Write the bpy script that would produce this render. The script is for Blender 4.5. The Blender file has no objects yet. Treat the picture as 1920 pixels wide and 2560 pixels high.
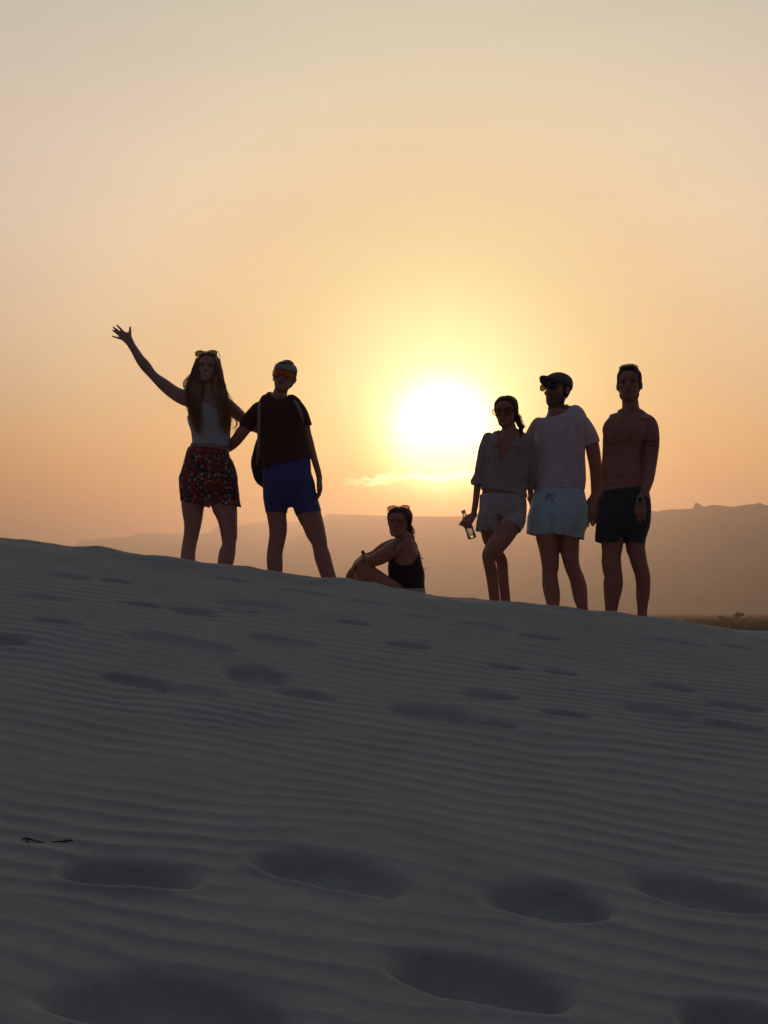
import bpy, math, random
import numpy as np
from mathutils import Vector, Matrix

scene = bpy.context.scene
COL = scene.collection
R = math.radians

# ------------------------------------------------------------------ camera
F = 2745.0                                  # focal length in pixels of a 1920 x 2560 frame
PITCH = math.atan(250 / F)
CAM = Vector((0.0, 0.0, 1.17))
cam = bpy.data.cameras.new('camera')
cam_ob = bpy.data.objects.new('camera', cam)
COL.objects.link(cam_ob)
cam_ob.location = CAM
cam_ob.rotation_euler = (math.pi / 2 + PITCH, 0, 0)
cam.sensor_fit = 'VERTICAL'
cam.sensor_height = 32.0
cam.lens = 32.0 * F / 2560
cam.clip_start = 0.05
cam.clip_end = 60000
scene.camera = cam_ob
scene.render.resolution_x = 768
scene.render.resolution_y = 1024
scene.render.engine = 'CYCLES'
scene.cycles.use_denoising = True
scene.cycles.max_bounces = 6
scene.cycles.transparent_max_bounces = 12
scene.cycles.volume_bounces = 0
scene.cycles.sample_clamp_indirect = 4.0

# ------------------------------------------------------------------ light
SUN_EL, SUN_AZ = R(8.95), R(3.1)             # azimuth measured from +Y towards +X
SUN = Vector((math.sin(SUN_AZ) * math.cos(SUN_EL), math.cos(SUN_AZ) * math.cos(SUN_EL), math.sin(SUN_EL)))
sl = bpy.data.lights.new('sun', 'SUN')
sl.energy = SUN_ENERGY = 1.1
sl.angle = R(0.53)
sl.color = (1.0, 0.50, 0.27)
so = bpy.data.objects.new('sun', sl)
COL.objects.link(so)
so.rotation_euler = SUN.to_track_quat('Z', 'Y').to_euler()
so.location = (0, 0, 30)


def soft(tab, out, sig, root):
    """resample a colour table without kinks"""
    f_ = np.sqrt if root else (lambda v: v)
    xs = f_(np.array([float(t[0]) for t in tab])) if root else np.array([float(t[0]) for t in tab])
    g = np.linspace(-3, 3, 25); w = np.exp(-g * g / 2); w /= w.sum()
    res = []
    for o in out:
        x = f_(o); sg = sig * (1 if root else min(1 + max(o - 12, 0) * .12, 4))
        q = np.clip(x + g * sg, xs[0], xs[-1])
        res.append((float(o), tuple(float(math.exp(np.sum(w * np.interp(q, xs, [math.log(t[1][k]) for t in tab])))) for k in range(3))))
    return res


class Nodes:
    """A short way to write shader maths."""
    def __init__(s, tree):
        s.t = tree; s.n = tree.nodes; s.l = tree.links
    def new(s, kind, **kw):
        n = s.n.new(kind)
        for k, v in kw.items(): setattr(n, k, v)
        return n
    def put(s, sock, v):
        if isinstance(v, bpy.types.NodeSocket): s.l.new(v, sock)
        else: sock.default_value = v
    def m(s, op, a, b=0.0, c=0.0, clamp=False):
        n = s.new('ShaderNodeMath', operation=op, use_clamp=clamp)
        s.put(n.inputs[0], a); s.put(n.inputs[1], b); s.put(n.inputs[2], c)
        return n.outputs[0]
    def mix(s, blend, f, a, b):
        n = s.new('ShaderNodeMix', data_type='RGBA', blend_type=blend)
        s.put(n.inputs[0], f); s.put(n.inputs[6], a); s.put(n.inputs[7], b)
        return n.outputs[2]
    def ramp(s, f, stops, interp='LINEAR'):
        n = s.new('ShaderNodeValToRGB'); r = n.color_ramp; r.interpolation = interp
        while len(r.elements) > 1: r.elements.remove(r.elements[-1])
        for i, (p, c) in enumerate(stops):
            e = r.elements[0] if i == 0 else r.elements.new(p)
            e.position = p
            e.color = (*c, 1) if len(c) == 3 else c
        s.put(n.inputs[0], f)
        return n.outputs[0]
    def noise(s, vec, scale, detail=3, rough=0.5, **kw):
        n = s.new('ShaderNodeTexNoise', **kw)
        if vec is not None: s.l.new(vec, n.inputs['Vector'])
        n.inputs['Scale'].default_value = scale; n.inputs['Detail'].default_value = detail
        n.inputs['Roughness'].default_value = rough
        return n.outputs['Fac']


world = bpy.data.worlds.new('World')
scene.world = world
world.use_nodes = True
W = Nodes(world.node_tree)
W.n.clear()
wout = W.new('ShaderNodeOutputWorld')
tc = W.new('ShaderNodeTexCoord')
vdot = W.new('ShaderNodeVectorMath', operation='DOT_PRODUCT')
W.l.new(tc.outputs['Generated'], vdot.inputs[0]); vdot.inputs[1].default_value = SUN
sep = W.new('ShaderNodeSeparateXYZ'); W.l.new(tc.outputs['Generated'], sep.inputs[0])
ang = W.m('MULTIPLY', W.m('ARCCOSINE', W.m('MINIMUM', vdot.outputs['Value'], 1.0)), 180 / math.pi)
elev = W.m('MULTIPLY', W.m('ARCSINE', sep.outputs['Z']), 180 / math.pi)
azim = W.m('MULTIPLY', W.m('ARCTAN2', sep.outputs['X'], sep.outputs['Y']), 180 / math.pi)
af = W.m('SQRT', W.m('DIVIDE', ang, 180.0))
# dusty sunset: the aureole of light scattered forward round the sun, then the duller sky away from it
AUREOLE = [(0, (5.2, 4.8, 3.8)), (1.2, (4.6, 4.3, 3.4)), (2.2, (4.6, 4.3, 3.4)), (3.2, (2.5, 2.15, 1.15)), (4.5, (1.279, 1.142, 0.496)), (6.5, (0.861, 0.768, 0.348)), (9.0, (0.607, 0.525, 0.208)), (13.0, (0.716, 0.474, 0.226)), (18.0, (0.842, 0.578, 0.312)), (24.0, (0.8, 0.535, 0.322)), (32.0, (0.732, 0.492, 0.30)), (45, (0.4, 0.33, 0.25)), (65, (0.2, 0.185, 0.17)), (95, (0.095, 0.086, 0.1)), (130, (0.100, 0.088, 0.102)), (180, (0.155, 0.128, 0.142))]
TINT = [(-10, (0.5, 0.4, 0.34)), (0.0, (0.53, 0.135, 0.296)), (2.0, (0.742, 0.265, 0.296)), (4.0, (0.988, 0.5, 0.33)), (7.0, (1.188, 0.78, 0.42)), (11.0, (0.962, 1.026, 1.084)), (18.0, (1.031, 1.226, 1.576)), (25.0, (0.935, 1.18, 1.618)), (31.0, (0.696, 1.06, 1.412)), (44, (0.72, 1.0, 1.22)), (90, (0.74, 0.91, 1.28))]
aur = W.ramp(af, [(math.sqrt(a / 180), c) for a, c in soft(AUREOLE, [0, .8, 1.6, 2.2, 2.8, 3.4, 4, 4.8, 5.6, 6.5, 7.5, 8.5, 9.5, 11, 12.5, 14, 16, 18, 20, 22, 24.5, 27, 30, 34, 39, 45, 54, 65, 80, 95, 130, 180], .12, True)])
tint = W.ramp(W.m('DIVIDE', W.m('ADD', elev, 10.0), 100.0), [((e + 10) / 100, c) for e, c in soft(TINT, [-10, -4, 0, 1, 2, 3, 4, 5.5, 7, 8, 9, 10, 11, 12.5, 14, 16, 18, 20, 22, 24, 26, 28, 31, 34, 37, 40, 44, 50, 60, 75, 90], 1.1, False)])
skyc = W.mix('MULTIPLY', 1.0, aur, tint)
# thin uneven layers of dust
lv = W.new('ShaderNodeCombineXYZ'); W.put(lv.inputs[0], W.m('MULTIPLY', azim, .06)); W.put(lv.inputs[1], W.m('MULTIPLY', elev, .42)); W.put(lv.inputs[2], W.m('MULTIPLY', azim, .012))
skyc = W.mix('MULTIPLY', 1.0, skyc, W.ramp(W.noise(lv.outputs[0], 1.0, 5, .6), [(.25, (.97, .972, .98)), (.5, (1, 1, 1)), (.75, (1.025, 1.02, 1.01))]))
# a thin line of low cloud under the sun, its upper edge lit through
cv = W.new('ShaderNodeCombineXYZ'); W.put(cv.inputs[0], azim); W.put(cv.inputs[1], W.m('MULTIPLY', elev, 1.6))
n1 = W.noise(cv.outputs[0], 0.55, 5, 0.62)
n2 = W.noise(cv.outputs[0], 2.6, 4, 0.6)
edge = W.m('ADD', W.m('ADD', 6.0, W.m('MULTIPLY', n1, 1.3)), W.m('MULTIPLY', n2, 0.85))
rise = W.m('MULTIPLY', W.m('MINIMUM', W.m('SUBTRACT', azim, 1.6), 0.0), 0.10)
edge = W.m('ADD', edge, rise)
d = W.m('SUBTRACT', elev, edge)
line = W.m('POWER', 2.718, W.m('MULTIPLY', -1.0, W.m('POWER', W.m('DIVIDE', d, 0.15), 2.0)))
along = W.m('MULTIPLY', W.m('SMOOTH_MIN', W.m('MAXIMUM', W.m('DIVIDE', W.m('ADD', azim, 2.3), 2.6), 0.0), 1.0, 0.2),
            W.m('MAXIMUM', W.m('SUBTRACT', 1.0, W.m('DIVIDE', W.m('MAXIMUM', W.m('SUBTRACT', azim, 4.5), 0.0), 3.0)), 0.0))
body = W.m('MULTIPLY', W.m('MULTIPLY', W.m('LESS_THAN', d, 0.0), W.m('MAXIMUM', W.m('ADD', 1.0, W.m('DIVIDE', d, 0.9)), 0.0)), along)
line = W.m('MULTIPLY', W.m('MULTIPLY', line, along), W.m('MULTIPLY', n2, 1.8))
skyc = W.mix('ADD', W.m('MULTIPLY', body, W.m('MULTIPLY', n2, 1.2)), skyc, (.75, .62, .22, 1))
skyc = W.mix('ADD', line, skyc, (2.6, 2.3, 1.2, 1))
bg1 = W.new('ShaderNodeBackground'); W.l.new(skyc, bg1.inputs[0]); bg1.inputs[1].default_value = 1.0
nis = W.new('ShaderNodeTexSky', sky_type='NISHITA')
nis.sun_disc = False; nis.sun_elevation = SUN_EL; nis.sun_rotation = SUN_AZ; nis.dust_density = 6.0; nis.air_density = 1.6
bg2 = W.new('ShaderNodeBackground'); W.l.new(nis.outputs[0], bg2.inputs[0]); bg2.inputs[1].default_value = 0.008
add = W.new('ShaderNodeAddShader'); W.l.new(bg1.outputs[0], add.inputs[0]); W.l.new(bg2.outputs[0], add.inputs[1])
W.l.new(add.outputs[0], wout.inputs[0])

scene.view_settings.view_transform = 'Standard'
scene.view_settings.look = 'None'
scene.view_settings.exposure = 0.0
scene.view_settings.gamma = 1.0
scene.view_settings.use_curve_mapping = False

# ------------------------------------------------------------------ helpers
rng = np.random.default_rng(7)
random.seed(7)


def ray(px, py):
    u = (px - 960) / F; v = (1280 - py) / F
    return Vector((u, math.cos(PITCH) - v * math.sin(PITCH), math.sin(PITCH) + v * math.cos(PITCH)))


def P(px, py, Y):
    r = ray(px, py)
    return CAM + r * (Y / r.y)


_tabs = {}
def vnoise(x, y, seed=0):
    if seed not in _tabs: _tabs[seed] = np.random.default_rng(1000 + seed).random((256, 256))
    t = _tabs[seed]
    xi = np.floor(x).astype(int); yi = np.floor(y).astype(int)
    fx = x - xi; fy = y - yi
    fx = fx * fx * (3 - 2 * fx); fy = fy * fy * (3 - 2 * fy)
    a = t[xi & 255, yi & 255]; b = t[(xi + 1) & 255, yi & 255]; c = t[xi & 255, (yi + 1) & 255]; e = t[(xi + 1) & 255, (yi + 1) & 255]
    return (a * (1 - fx) + b * fx) * (1 - fy) + (c * (1 - fx) + e * fx) * fy


def fbm(x, y, seed=0, oct=4, gain=0.5):
    s = 0; a = 1; n = 0
    for k in range(oct):
        s = s + a * vnoise(x * 2 ** k + 17.3 * k, y * 2 ** k + 5.1 * k, seed + k); n += a; a *= gain
    return s / n - 0.5


def noise3(V, scale, seed=0, oct=2):
    x, y, z = V[:, 0] * scale, V[:, 1] * scale, V[:, 2] * scale
    return (fbm(x, y + 3.3, seed, oct) + fbm(y + 7.1, z, seed + 20, oct) + fbm(z + 1.7, x, seed + 40, oct)) / 1.5


ORG = {}


def org(o):
    return ORG.get(o.name, Vector((0, 0, 0))) if o is not None else Vector((0, 0, 0))


def mesh_ob(name, V, faces, mat, parent=None, smooth=True, kind=None):
    """One mesh object; V in world coordinates, stored about its parent's origin."""
    o0 = org(parent)
    V = np.asarray(V, float) - np.array(o0)
    me = bpy.data.meshes.new(name)
    me.from_pydata(V.tolist() if len(V) < 200000 else V, [], faces if isinstance(faces, list) else faces.tolist())
    if smooth: me.polygons.foreach_set('use_smooth', np.ones(len(me.polygons), bool))
    me.materials.append(mat)
    o = bpy.data.objects.new(name, me)
    COL.objects.link(o)
    if parent is not None: o.parent = parent
    ORG[o.name] = Vector(o0)
    if kind: o['kind'] = kind
    return o


def thing(name, label, cat, loc, group=None):
    o = bpy.data.objects.new(name, None)
    COL.objects.link(o)
    o.location = loc
    o.empty_display_size = 0.1
    o['label'] = label; o['category'] = cat
    if group: o['group'] = group
    ORG[o.name] = Vector(loc)
    return o


def attr(o, name, values, kind='FLOAT'):
    a = o.data.attributes.new(name, kind, 'POINT')
    if kind == 'FLOAT': a.data.foreach_set('value', np.asarray(values, np.float32))
    else:
        c = np.ones((len(values), 4), np.float32); c[:, :3] = values
        a.data.foreach_set('color', c.ravel())


def material(name):
    m = bpy.data.materials.new(name); m.use_nodes = True
    N = Nodes(m.node_tree)
    b = m.node_tree.nodes['Principled BSDF']
    return m, N, b


# ------------------------------------------------------------------ sand dune
CREST = np.array([(-900, 1290), (-400, 1300), (-200, 1322), (0, 1347), (40, 1355), (130, 1362), (250, 1379), (400, 1394), (455, 1399), (520, 1411), (600, 1424), (700, 1435),
                  (800, 1448), (860, 1456), (930, 1464), (1000, 1474), (1050, 1483), (1120, 1485), (1160, 1490), (1220, 1502), (1300, 1506), (1400, 1520),
                  (1460, 1526), (1540, 1534), (1620, 1546), (1700, 1551), (1760, 1562), (1830, 1571), (1920, 1583), (2100, 1605), (2500, 1650), (3000, 1700)], float)
UP, DOWN, RND = 0.212, 0.26, 0.06
YC = 6.2


def prof(s):
    return -RND * np.logaddexp(-UP * s / RND, DOWN * s / RND)


_xs = np.linspace(-60, 60, 4801)
_th = np.interp(_xs / YC * F * 0.999 + 960, CREST[:, 0], CREST[:, 1])
_t = np.array([(lambda r: r.z / r.y)(ray(0, p)) for p in _th])          # slope of the sight line over the crest
_ss = np.linspace(-1.2, 1.2, 481); _pp = prof(_ss)
_zc = np.array([min(t * (YC + _ss) - _pp) for t in _t]) + CAM.z
_k = np.exp(-0.5 * (np.arange(-24, 25) / 6.0) ** 2); _k /= _k.sum()
_zc = np.convolve(np.pad(_zc, 24, mode='edge'), _k, 'valid')


def ground(x, y):
    x = np.asarray(x, float); y = np.asarray(y, float)
    z = np.interp(x, _xs, _zc) + prof(y - YC)
    e = np.maximum(np.abs(x) - 5, 0)
    return z - 0.010 * e ** 2


def hit(px, py):
    """where a sight line meets the near side of the dune"""
    r = ray(px, py)
    ys = np.linspace(1.2, 6.6, 1200)
    dz = CAM.z + r.z / r.y * ys - ground(r.x / r.y * ys, ys)
    i = np.argmax(dz < 0)
    if dz[i] >= 0: i = len(ys) - 1
    return r.x / r.y * ys[i], ys[i]


# trodden hollows: pixel centre, pixel width, pixel height, depth
HOLLOWS = [(300, 2190, 340, 78, .050), (820, 2186, 340, 74, .044), (1385, 2264, 310, 84, .050), (1750, 2246, 330, 66, .044), (1190, 2458, 450, 96, .052),
           (440, 2530, 600, 110, .050), (1850, 2560, 300, 80, .045),
           (640, 1688, 160, 42, 0.0374), (335, 1698, 170, 22, 0.0250), (760, 1735, 150, 20, 0.0218), (470, 1725, 210, 12, 0.0140), (450, 1610, 270, 24, 0.0203), (700, 1604, 200, 16, 0.0172),
           (140, 1560, 150, 14, 0.0187), (20, 1605, 100, 20, 0.0265), (340, 1513, 120, 11, 0.0234), (480, 1532, 140, 20, 0.0343), (640, 1518, 220, 9, 0.0140), (290, 1452, 80, 7, .02),
           (100, 1497, 150, 9, 0.0140), (580, 1448, 100, 6, 0.0140), (600, 1528, 100, 9, 0.0140), (880, 1560, 100, 8, 0.0140), (920, 1508, 100, 7, 0.0125),
           (1225, 1742, 140, 20, 0.0281), (1080, 1782, 250, 22, 0.0265), (1420, 1788, 120, 12, .02), (1270, 1666, 100, 7, 0.0172), (1400, 1680, 90, 8, 0.0203),
           (1010, 1612, 120, 9, 0.0172), (1350, 1596, 120, 9, 0.0203), (1220, 1570, 150, 7, 0.0125), (1690, 1718, 130, 9, 0.0172), (1650, 1777, 230, 14, 0.0218), (1840, 1765, 180, 12, 0.0218),
           (1830, 1815, 170, 13, 0.0187), (1700, 1612, 150, 7, 0.0125), (1840, 1618, 100, 6, 0.0125), (1060, 1545, 100, 6, 0.0109),
           (170, 1440, 130, 6, 0.0140), (760, 1482, 130, 5, 0.0109), (1240, 1810, 130, 14, 0.0156)]


def dune_height(X, Y):
    Z = ground(X, Y)
    near = np.clip(1.5 - np.abs(X) / 6, 0, 1) * np.clip((Y + 2) / 2, 0, 1) * np.clip((9 - Y) / 1.5, 0, 1)
    # long undulations
    Z = Z + near * (0.030 * fbm(X * .8, Y * 1.1, 1, 3) + 0.012 * fbm(X * 2.2, Y * 3.6, 5, 3))
    # hummocks that break the crest line
    cr = np.exp(-((Y - YC) / .55) ** 2)
    Z = Z + near * cr * (0.060 * fbm(X * 2.6, Y * 2.6, 9, 4) + 0.055 * np.maximum(fbm(X * 1.7, Y * 1.7, 12, 2), 0) + .03 * np.maximum(fbm(X * 5, Y * 5, 14, 2), 0))
    hol = np.zeros_like(Z); calm = np.ones_like(Z)
    for i, (px, py, w, h, dep) in enumerate(HOLLOWS):
        x0, y0 = hit(px, py); _, y1 = hit(px, py - h / 2); _, y2 = hit(px, py + h / 2)
        a = w / 2 * y0 / F; b = min(max((y1 - y2) / 2, a * .38), a * .95)
        r = random.Random(i); t = r.uniform(-.22, .10)
        sel = (np.abs(X - x0) < a * 2.4) & (np.abs(Y - y0) < a * 2.4 + b)
        if not sel.any(): continue
        dx, dy = X[sel] - x0, Y[sel] - y0
        wob = 1 + .55 * fbm(dx * 7 + i * 3.1, dy * 7, 30 + i % 7, 3)
        ex = (dx * math.cos(t) + dy * math.sin(t)) / (a * wob); ey = (-dx * math.sin(t) + dy * math.cos(t)) / (b * wob)
        far_ = np.clip(ey * .5 + .5, 0, 1)
        ey = np.where(ey > 0, ey / 1.25, ey)
        q = np.sqrt(ex ** 2 + ey ** 2)
        bowl = -dep * 1.2 * (.75 + .5 * (1 - far_)) / (1 + np.exp((q - .86) * (16 - 8 * far_)))
        rim = dep * r.uniform(.08, .20) * np.exp(-((q - 1.12) / .16) ** 2) * (1 - far_) * np.clip(.6 + 1.6 * fbm(dx * 6 + i, dy * 6, 33, 2), 0, 1.5)
        hol[sel] += bowl + rim
        calm[sel] *= np.clip((q - .75) / .5, 0.06, 1)
    # wind ripples, lines running across the slope
    lam = .090
    warp = .22 * fbm(X * .6, Y * .5, 50, 3) + .11 * fbm(X * 1.7, Y * 1.5, 55, 2) + .034 * fbm(X * 6, Y * 5, 58, 2)
    ph1 = (Y + .13 * X + warp) / lam
    ph2 = (Y + .02 * X + warp * 1.4 + .3) / (lam * .83)
    def tri(p):
        p = p - np.floor(p)
        return np.minimum(p / .36, (1 - p) / .64) ** 1.7
    mk = np.clip(fbm(X * 1.3 + 4, Y * 1.9, 60, 2) * 8 + .45, 0, 1)
    rip = tri(ph1) * mk + tri(ph2) * (1 - mk)
    amp = .0054 * (.38 + 1.15 * np.clip(.5 + 2.4 * fbm(X * 1.3, Y * 2.0, 65, 3), 0, 1)) * np.clip((YC + .1 - Y) / 2.6, .25, 1)
    Z = Z + near * (hol + rip * amp * calm + .0022 * fbm(X * 22, Y * 26, 70, 3))
    return Z


def axis(dense, step, lo, hi, growth):
    a = list(np.arange(dense[0], dense[1] + step / 2, step))
    s = step
    while a[-1] < hi: s *= growth; a.append(a[-1] + s)
    b = []; s = step; v = dense[0]
    while v > lo: s *= growth; v -= s; b.append(v)
    return np.array(b[::-1] + a)


_ya = []; v = 1.35
while v < 7.3:
    _ya.append(v); v += .0042 + .0016 * (v - 1.35)
_ya = np.array(_ya)
ys = np.concatenate([axis((1.0, 1.34), .012, -58, 1.34, 1.25), _ya, axis((7.31, 7.9), .03, 7.3, 62, 1.2)])
ys = np.unique(ys)
xs = axis((-3.0, 3.0), .0105, -44, 44, 1.22)
X, Y = np.meshgrid(xs, ys, indexing='ij')
Z = dune_height(X, Y)
nx, ny = X.shape
idx = np.arange(nx * ny).reshape(nx, ny)
Q = np.stack([idx[:-1, :-1], idx[1:, :-1], idx[1:, 1:], idx[:-1, 1:]], -1).reshape(-1, 4)

m_sand, N, b = material('pale_sand')
g = N.new('ShaderNodeNewGeometry')
c1 = N.noise(g.outputs['Position'], 3.0, 4, .6); c2 = N.noise(g.outputs['Position'], 420.0, 2, .7)
colr = N.ramp(c1, [(.3, (.268, .264, .250)), (.7, (.312, .305, .288))])
c3 = N.noise(g.outputs['Position'], 34.0, 5, .7)
colr = N.mix('MULTIPLY', .6, colr, N.ramp(c3, [(.3, (.86, .85, .86)), (.5, (1, 1, 1)), (.7, (1.08, 1.07, 1.05))]))
colr = N.mix('MULTIPLY', .6, colr, N.ramp(c2, [(.28, (.62, .6, .58)), (.5, (1, 1, 1)), (.75, (1.2, 1.18, 1.12))]))
N.put(b.inputs['Base Color'], colr)
b.inputs['Roughness'].default_value = .95; b.inputs['Specular IOR Level'].default_value = .15
bp = N.new('ShaderNodeBump'); bp.inputs['Strength'].default_value = .35; bp.inputs['Distance'].default_value = .002
N.put(bp.inputs['Height'], c2); N.l.new(bp.outputs[0], b.inputs['Normal'])


def grid_ob(name, V, Q, mat, kind):
    me = bpy.data.meshes.new(name)
    me.vertices.add(len(V)); me.vertices.foreach_set('co', np.asarray(V, np.float32).ravel())
    me.loops.add(len(Q) * 4); me.loops.foreach_set('vertex_index', Q.astype(np.int32).ravel())
    me.polygons.add(len(Q)); me.polygons.foreach_set('loop_start', np.arange(0, len(Q) * 4, 4, dtype=np.int32))
    me.update(calc_edges=True); me.validate()
    me.polygons.foreach_set('use_smooth', np.ones(len(me.polygons), bool))
    me.materials.append(mat)
    o = bpy.data.objects.new(name, me); COL.objects.link(o)
    if kind: o['kind'] = kind
    ORG[o.name] = Vector((0, 0, 0))
    return o


grid_ob('sand_dune', np.stack([X, Y, Z], -1).reshape(-1, 3), Q, m_sand, 'structure')
del X, Y, Z

# ------------------------------------------------------------------ plain, hills
PLAIN = -3.4
m_plain, N, b = material('scrub_plain')
g = N.new('ShaderNodeNewGeometry')
p1 = N.noise(g.outputs['Position'], .012, 6, .65)
N.put(b.inputs['Base Color'], N.ramp(p1, [(.35, (.03, .025, .018)), (.55, (.045, .036, .026)), (.75, (.08, .066, .048))]))
b.inputs['Roughness'].default_value = 1.0; b.inputs['Specular IOR Level'].default_value = 0
gx = axis((-400, 400), 80, -15000, 15000, 1.35); gy = axis((0, 2000), 80, -2500, 16000, 1.3)
X, Y = np.meshgrid(gx, gy, indexing='ij')
far = np.clip((np.hypot(X, Y) - 300) / 800, 0, 1)
Zp = PLAIN + far * 1.2 * fbm(X / 700, Y / 500, 80, 3)
idx = np.arange(X.size).reshape(X.shape)
Q = np.stack([idx[:-1, :-1], idx[1:, :-1], idx[1:, 1:], idx[:-1, 1:]], -1).reshape(-1, 4)
grid_ob('plain', np.stack([X, Y, Zp], -1).reshape(-1, 3), Q, m_plain, 'structure')

m_rock, N, b = material('hill_rock')
g = N.new('ShaderNodeNewGeometry')
p1 = N.noise(g.outputs['Position'], .006, 7, .62)
N.put(b.inputs['Base Color'], N.ramp(p1, [(.35, (.13, .105, .085)), (.65, (.26, .21, .165))]))
b.inputs['Roughness'].default_value = 1.0; b.inputs['Specular IOR Level'].default_value = 0


def hills(name, dist, ridge, depth, base_w):
    """A range whose skyline follows the ridge, falling to the plain in front and behind."""
    ridge = np.array(ridge, float)
    px = np.unique(np.concatenate([np.arange(ridge[0, 0], ridge[-1, 0] + 1, 9.0), ridge[:, 0]]))
    py = np.interp(px, ridge[:, 0], ridge[:, 1])
    dd = np.interp(px, [q[0] for q in dist], [q[1] for q in dist])
    pts = np.array([P(a, c, e) for a, c, e in zip(px, py, dd)])
    t = np.concatenate([np.linspace(-1, 0, 15), np.linspace(0, 1, 12)[1:]])
    V = []
    for i, p in enumerate(pts):
        h = p[2] - PLAIN + 3
        for s in t:
            if s <= 0:
                f = (1 + s) ** 1.15; y = p[1] + s * base_w
            else:
                f = 1 - s ** 1.3; y = p[1] + s * depth
            amp = h * .16 * (1 - abs(s)) * min(1, abs(s) * 4)
            n = float(fbm(np.array([p[0] / 420 + s * .6]), np.array([s * 2.5 + len(name)]), 90, 4)[0])
            V.append((p[0] * (y / p[1]) if s > 0 else p[0], y, PLAIN - 3 + h * f * (.995 if s > 0 else 1) + amp * n * (1 if s < 0 else -abs(n))))
    nr, nc = len(pts), len(t)
    idx = np.arange(nr * nc).reshape(nr, nc)
    Q = np.stack([idx[:-1, :-1], idx[1:, :-1], idx[1:, 1:], idx[:-1, 1:]], -1).reshape(-1, 4)
    return grid_ob(name, np.array(V), Q, m_rock, 'structure')


hills('rocky_hills', [(795, 5500), (1200, 4300), (1650, 3000), (2000, 2500), (4000, 2500)], [(795, 1530), (800, 1300), (806, 1296), (812, 1290), (818, 1286.5), (830, 1285), (900, 1287), (980, 1290), (1030, 1291), (1150, 1291), (1200, 1290),
      (1300, 1288), (1420, 1286), (1520, 1283), (1600, 1279), (1628, 1277), (1645, 1279), (1655, 1276), (1680, 1273), (1706, 1273), (1730, 1271), (1734, 1268), (1737, 1260), (1740, 1256), (1743, 1257), (1750, 1262),
      (1756, 1267), (1766, 1266), (1780, 1262), (1800, 1263), (1830, 1267), (1846, 1265), (1862, 1262), (1888, 1260), (1899, 1256.5), (1914, 1263), (1940, 1262), (2050, 1250), (2200, 1270), (2500, 1262), (2900, 1300), (3600, 1420), (4000, 1530)], 1200, 1200)
hills('mesa_steps', [(500, 6400), (1000, 6400)], [(505, 1530), (512, 1336), (521, 1331), (529, 1327), (532, 1320), (538, 1317), (560, 1314), (600, 1313), (622, 1309), (640, 1306), (660, 1305), (820, 1305), (900, 1310), (1000, 1530)], 1200, 1700)
hills('low_mesa', [(150, 6700), (720, 6700)], [(150, 1530), (200, 1352), (260, 1346), (334, 1341), (341, 1331), (420, 1334), (500, 1333), (620, 1336), (720, 1530)], 1000, 1500)

# ------------------------------------------------------------------ air
HAZE = 0.00032
m_haze = bpy.data.materials.new('dusty_air'); m_haze.use_nodes = True
m_haze.node_tree.nodes.clear()
N = Nodes(m_haze.node_tree)
ho = N.new('ShaderNodeOutputMaterial')
pv = N.new('ShaderNodeVolumePrincipled')
pv.inputs['Density'].default_value = HAZE
pv.inputs['Color'].default_value = (.92, .86, .80, 1)
pv.inputs['Anisotropy'].default_value = .7
N.l.new(pv.outputs[0], ho.inputs['Volume'])
x0, x1, y0, y1, z0, z1 = -15500, 15500, -3000, 16500, PLAIN - 8, 548
hv = [(x, y, z) for x in (x0, x1) for y in (y0, y1) for z in (z0, z1)]
hf = [[0, 1, 3, 2], [4, 6, 7, 5], [0, 4, 5, 1], [2, 3, 7, 6], [0, 2, 6, 4], [1, 5, 7, 3]]
ho_ = mesh_ob('haze', hv, hf, m_haze, smooth=False, kind='stuff')

# ------------------------------------------------------------------ tools for bodies and clothes
def catmull(A, k):
    """Smooth resampling of a station table (rows = stations)."""
    A = np.asarray(A, float)
    if len(A) < 3: 
        t = np.linspace(0, 1, k * (len(A) - 1) + 1)[:, None]
        return A[0] * (1 - t) + A[-1] * t
    E = np.vstack([2 * A[0] - A[1], A, 2 * A[-1] - A[-2]])
    out = []
    for i in range(1, len(E) - 2):
        p0, p1, p2, p3 = E[i - 1], E[i], E[i + 1], E[i + 2]
        for j in range(k):
            t = j / k
            out.append(.5 * ((2 * p1) + (-p0 + p2) * t + (2 * p0 - 5 * p1 + 4 * p2 - p3) * t ** 2 + (-p0 + 3 * p1 - 3 * p2 + p3) * t ** 3))
    out.append(A[-1])
    return np.array(out)


def unit(v):
    v = np.asarray(v, float)
    return v / max(np.linalg.norm(v), 1e-9)


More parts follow.
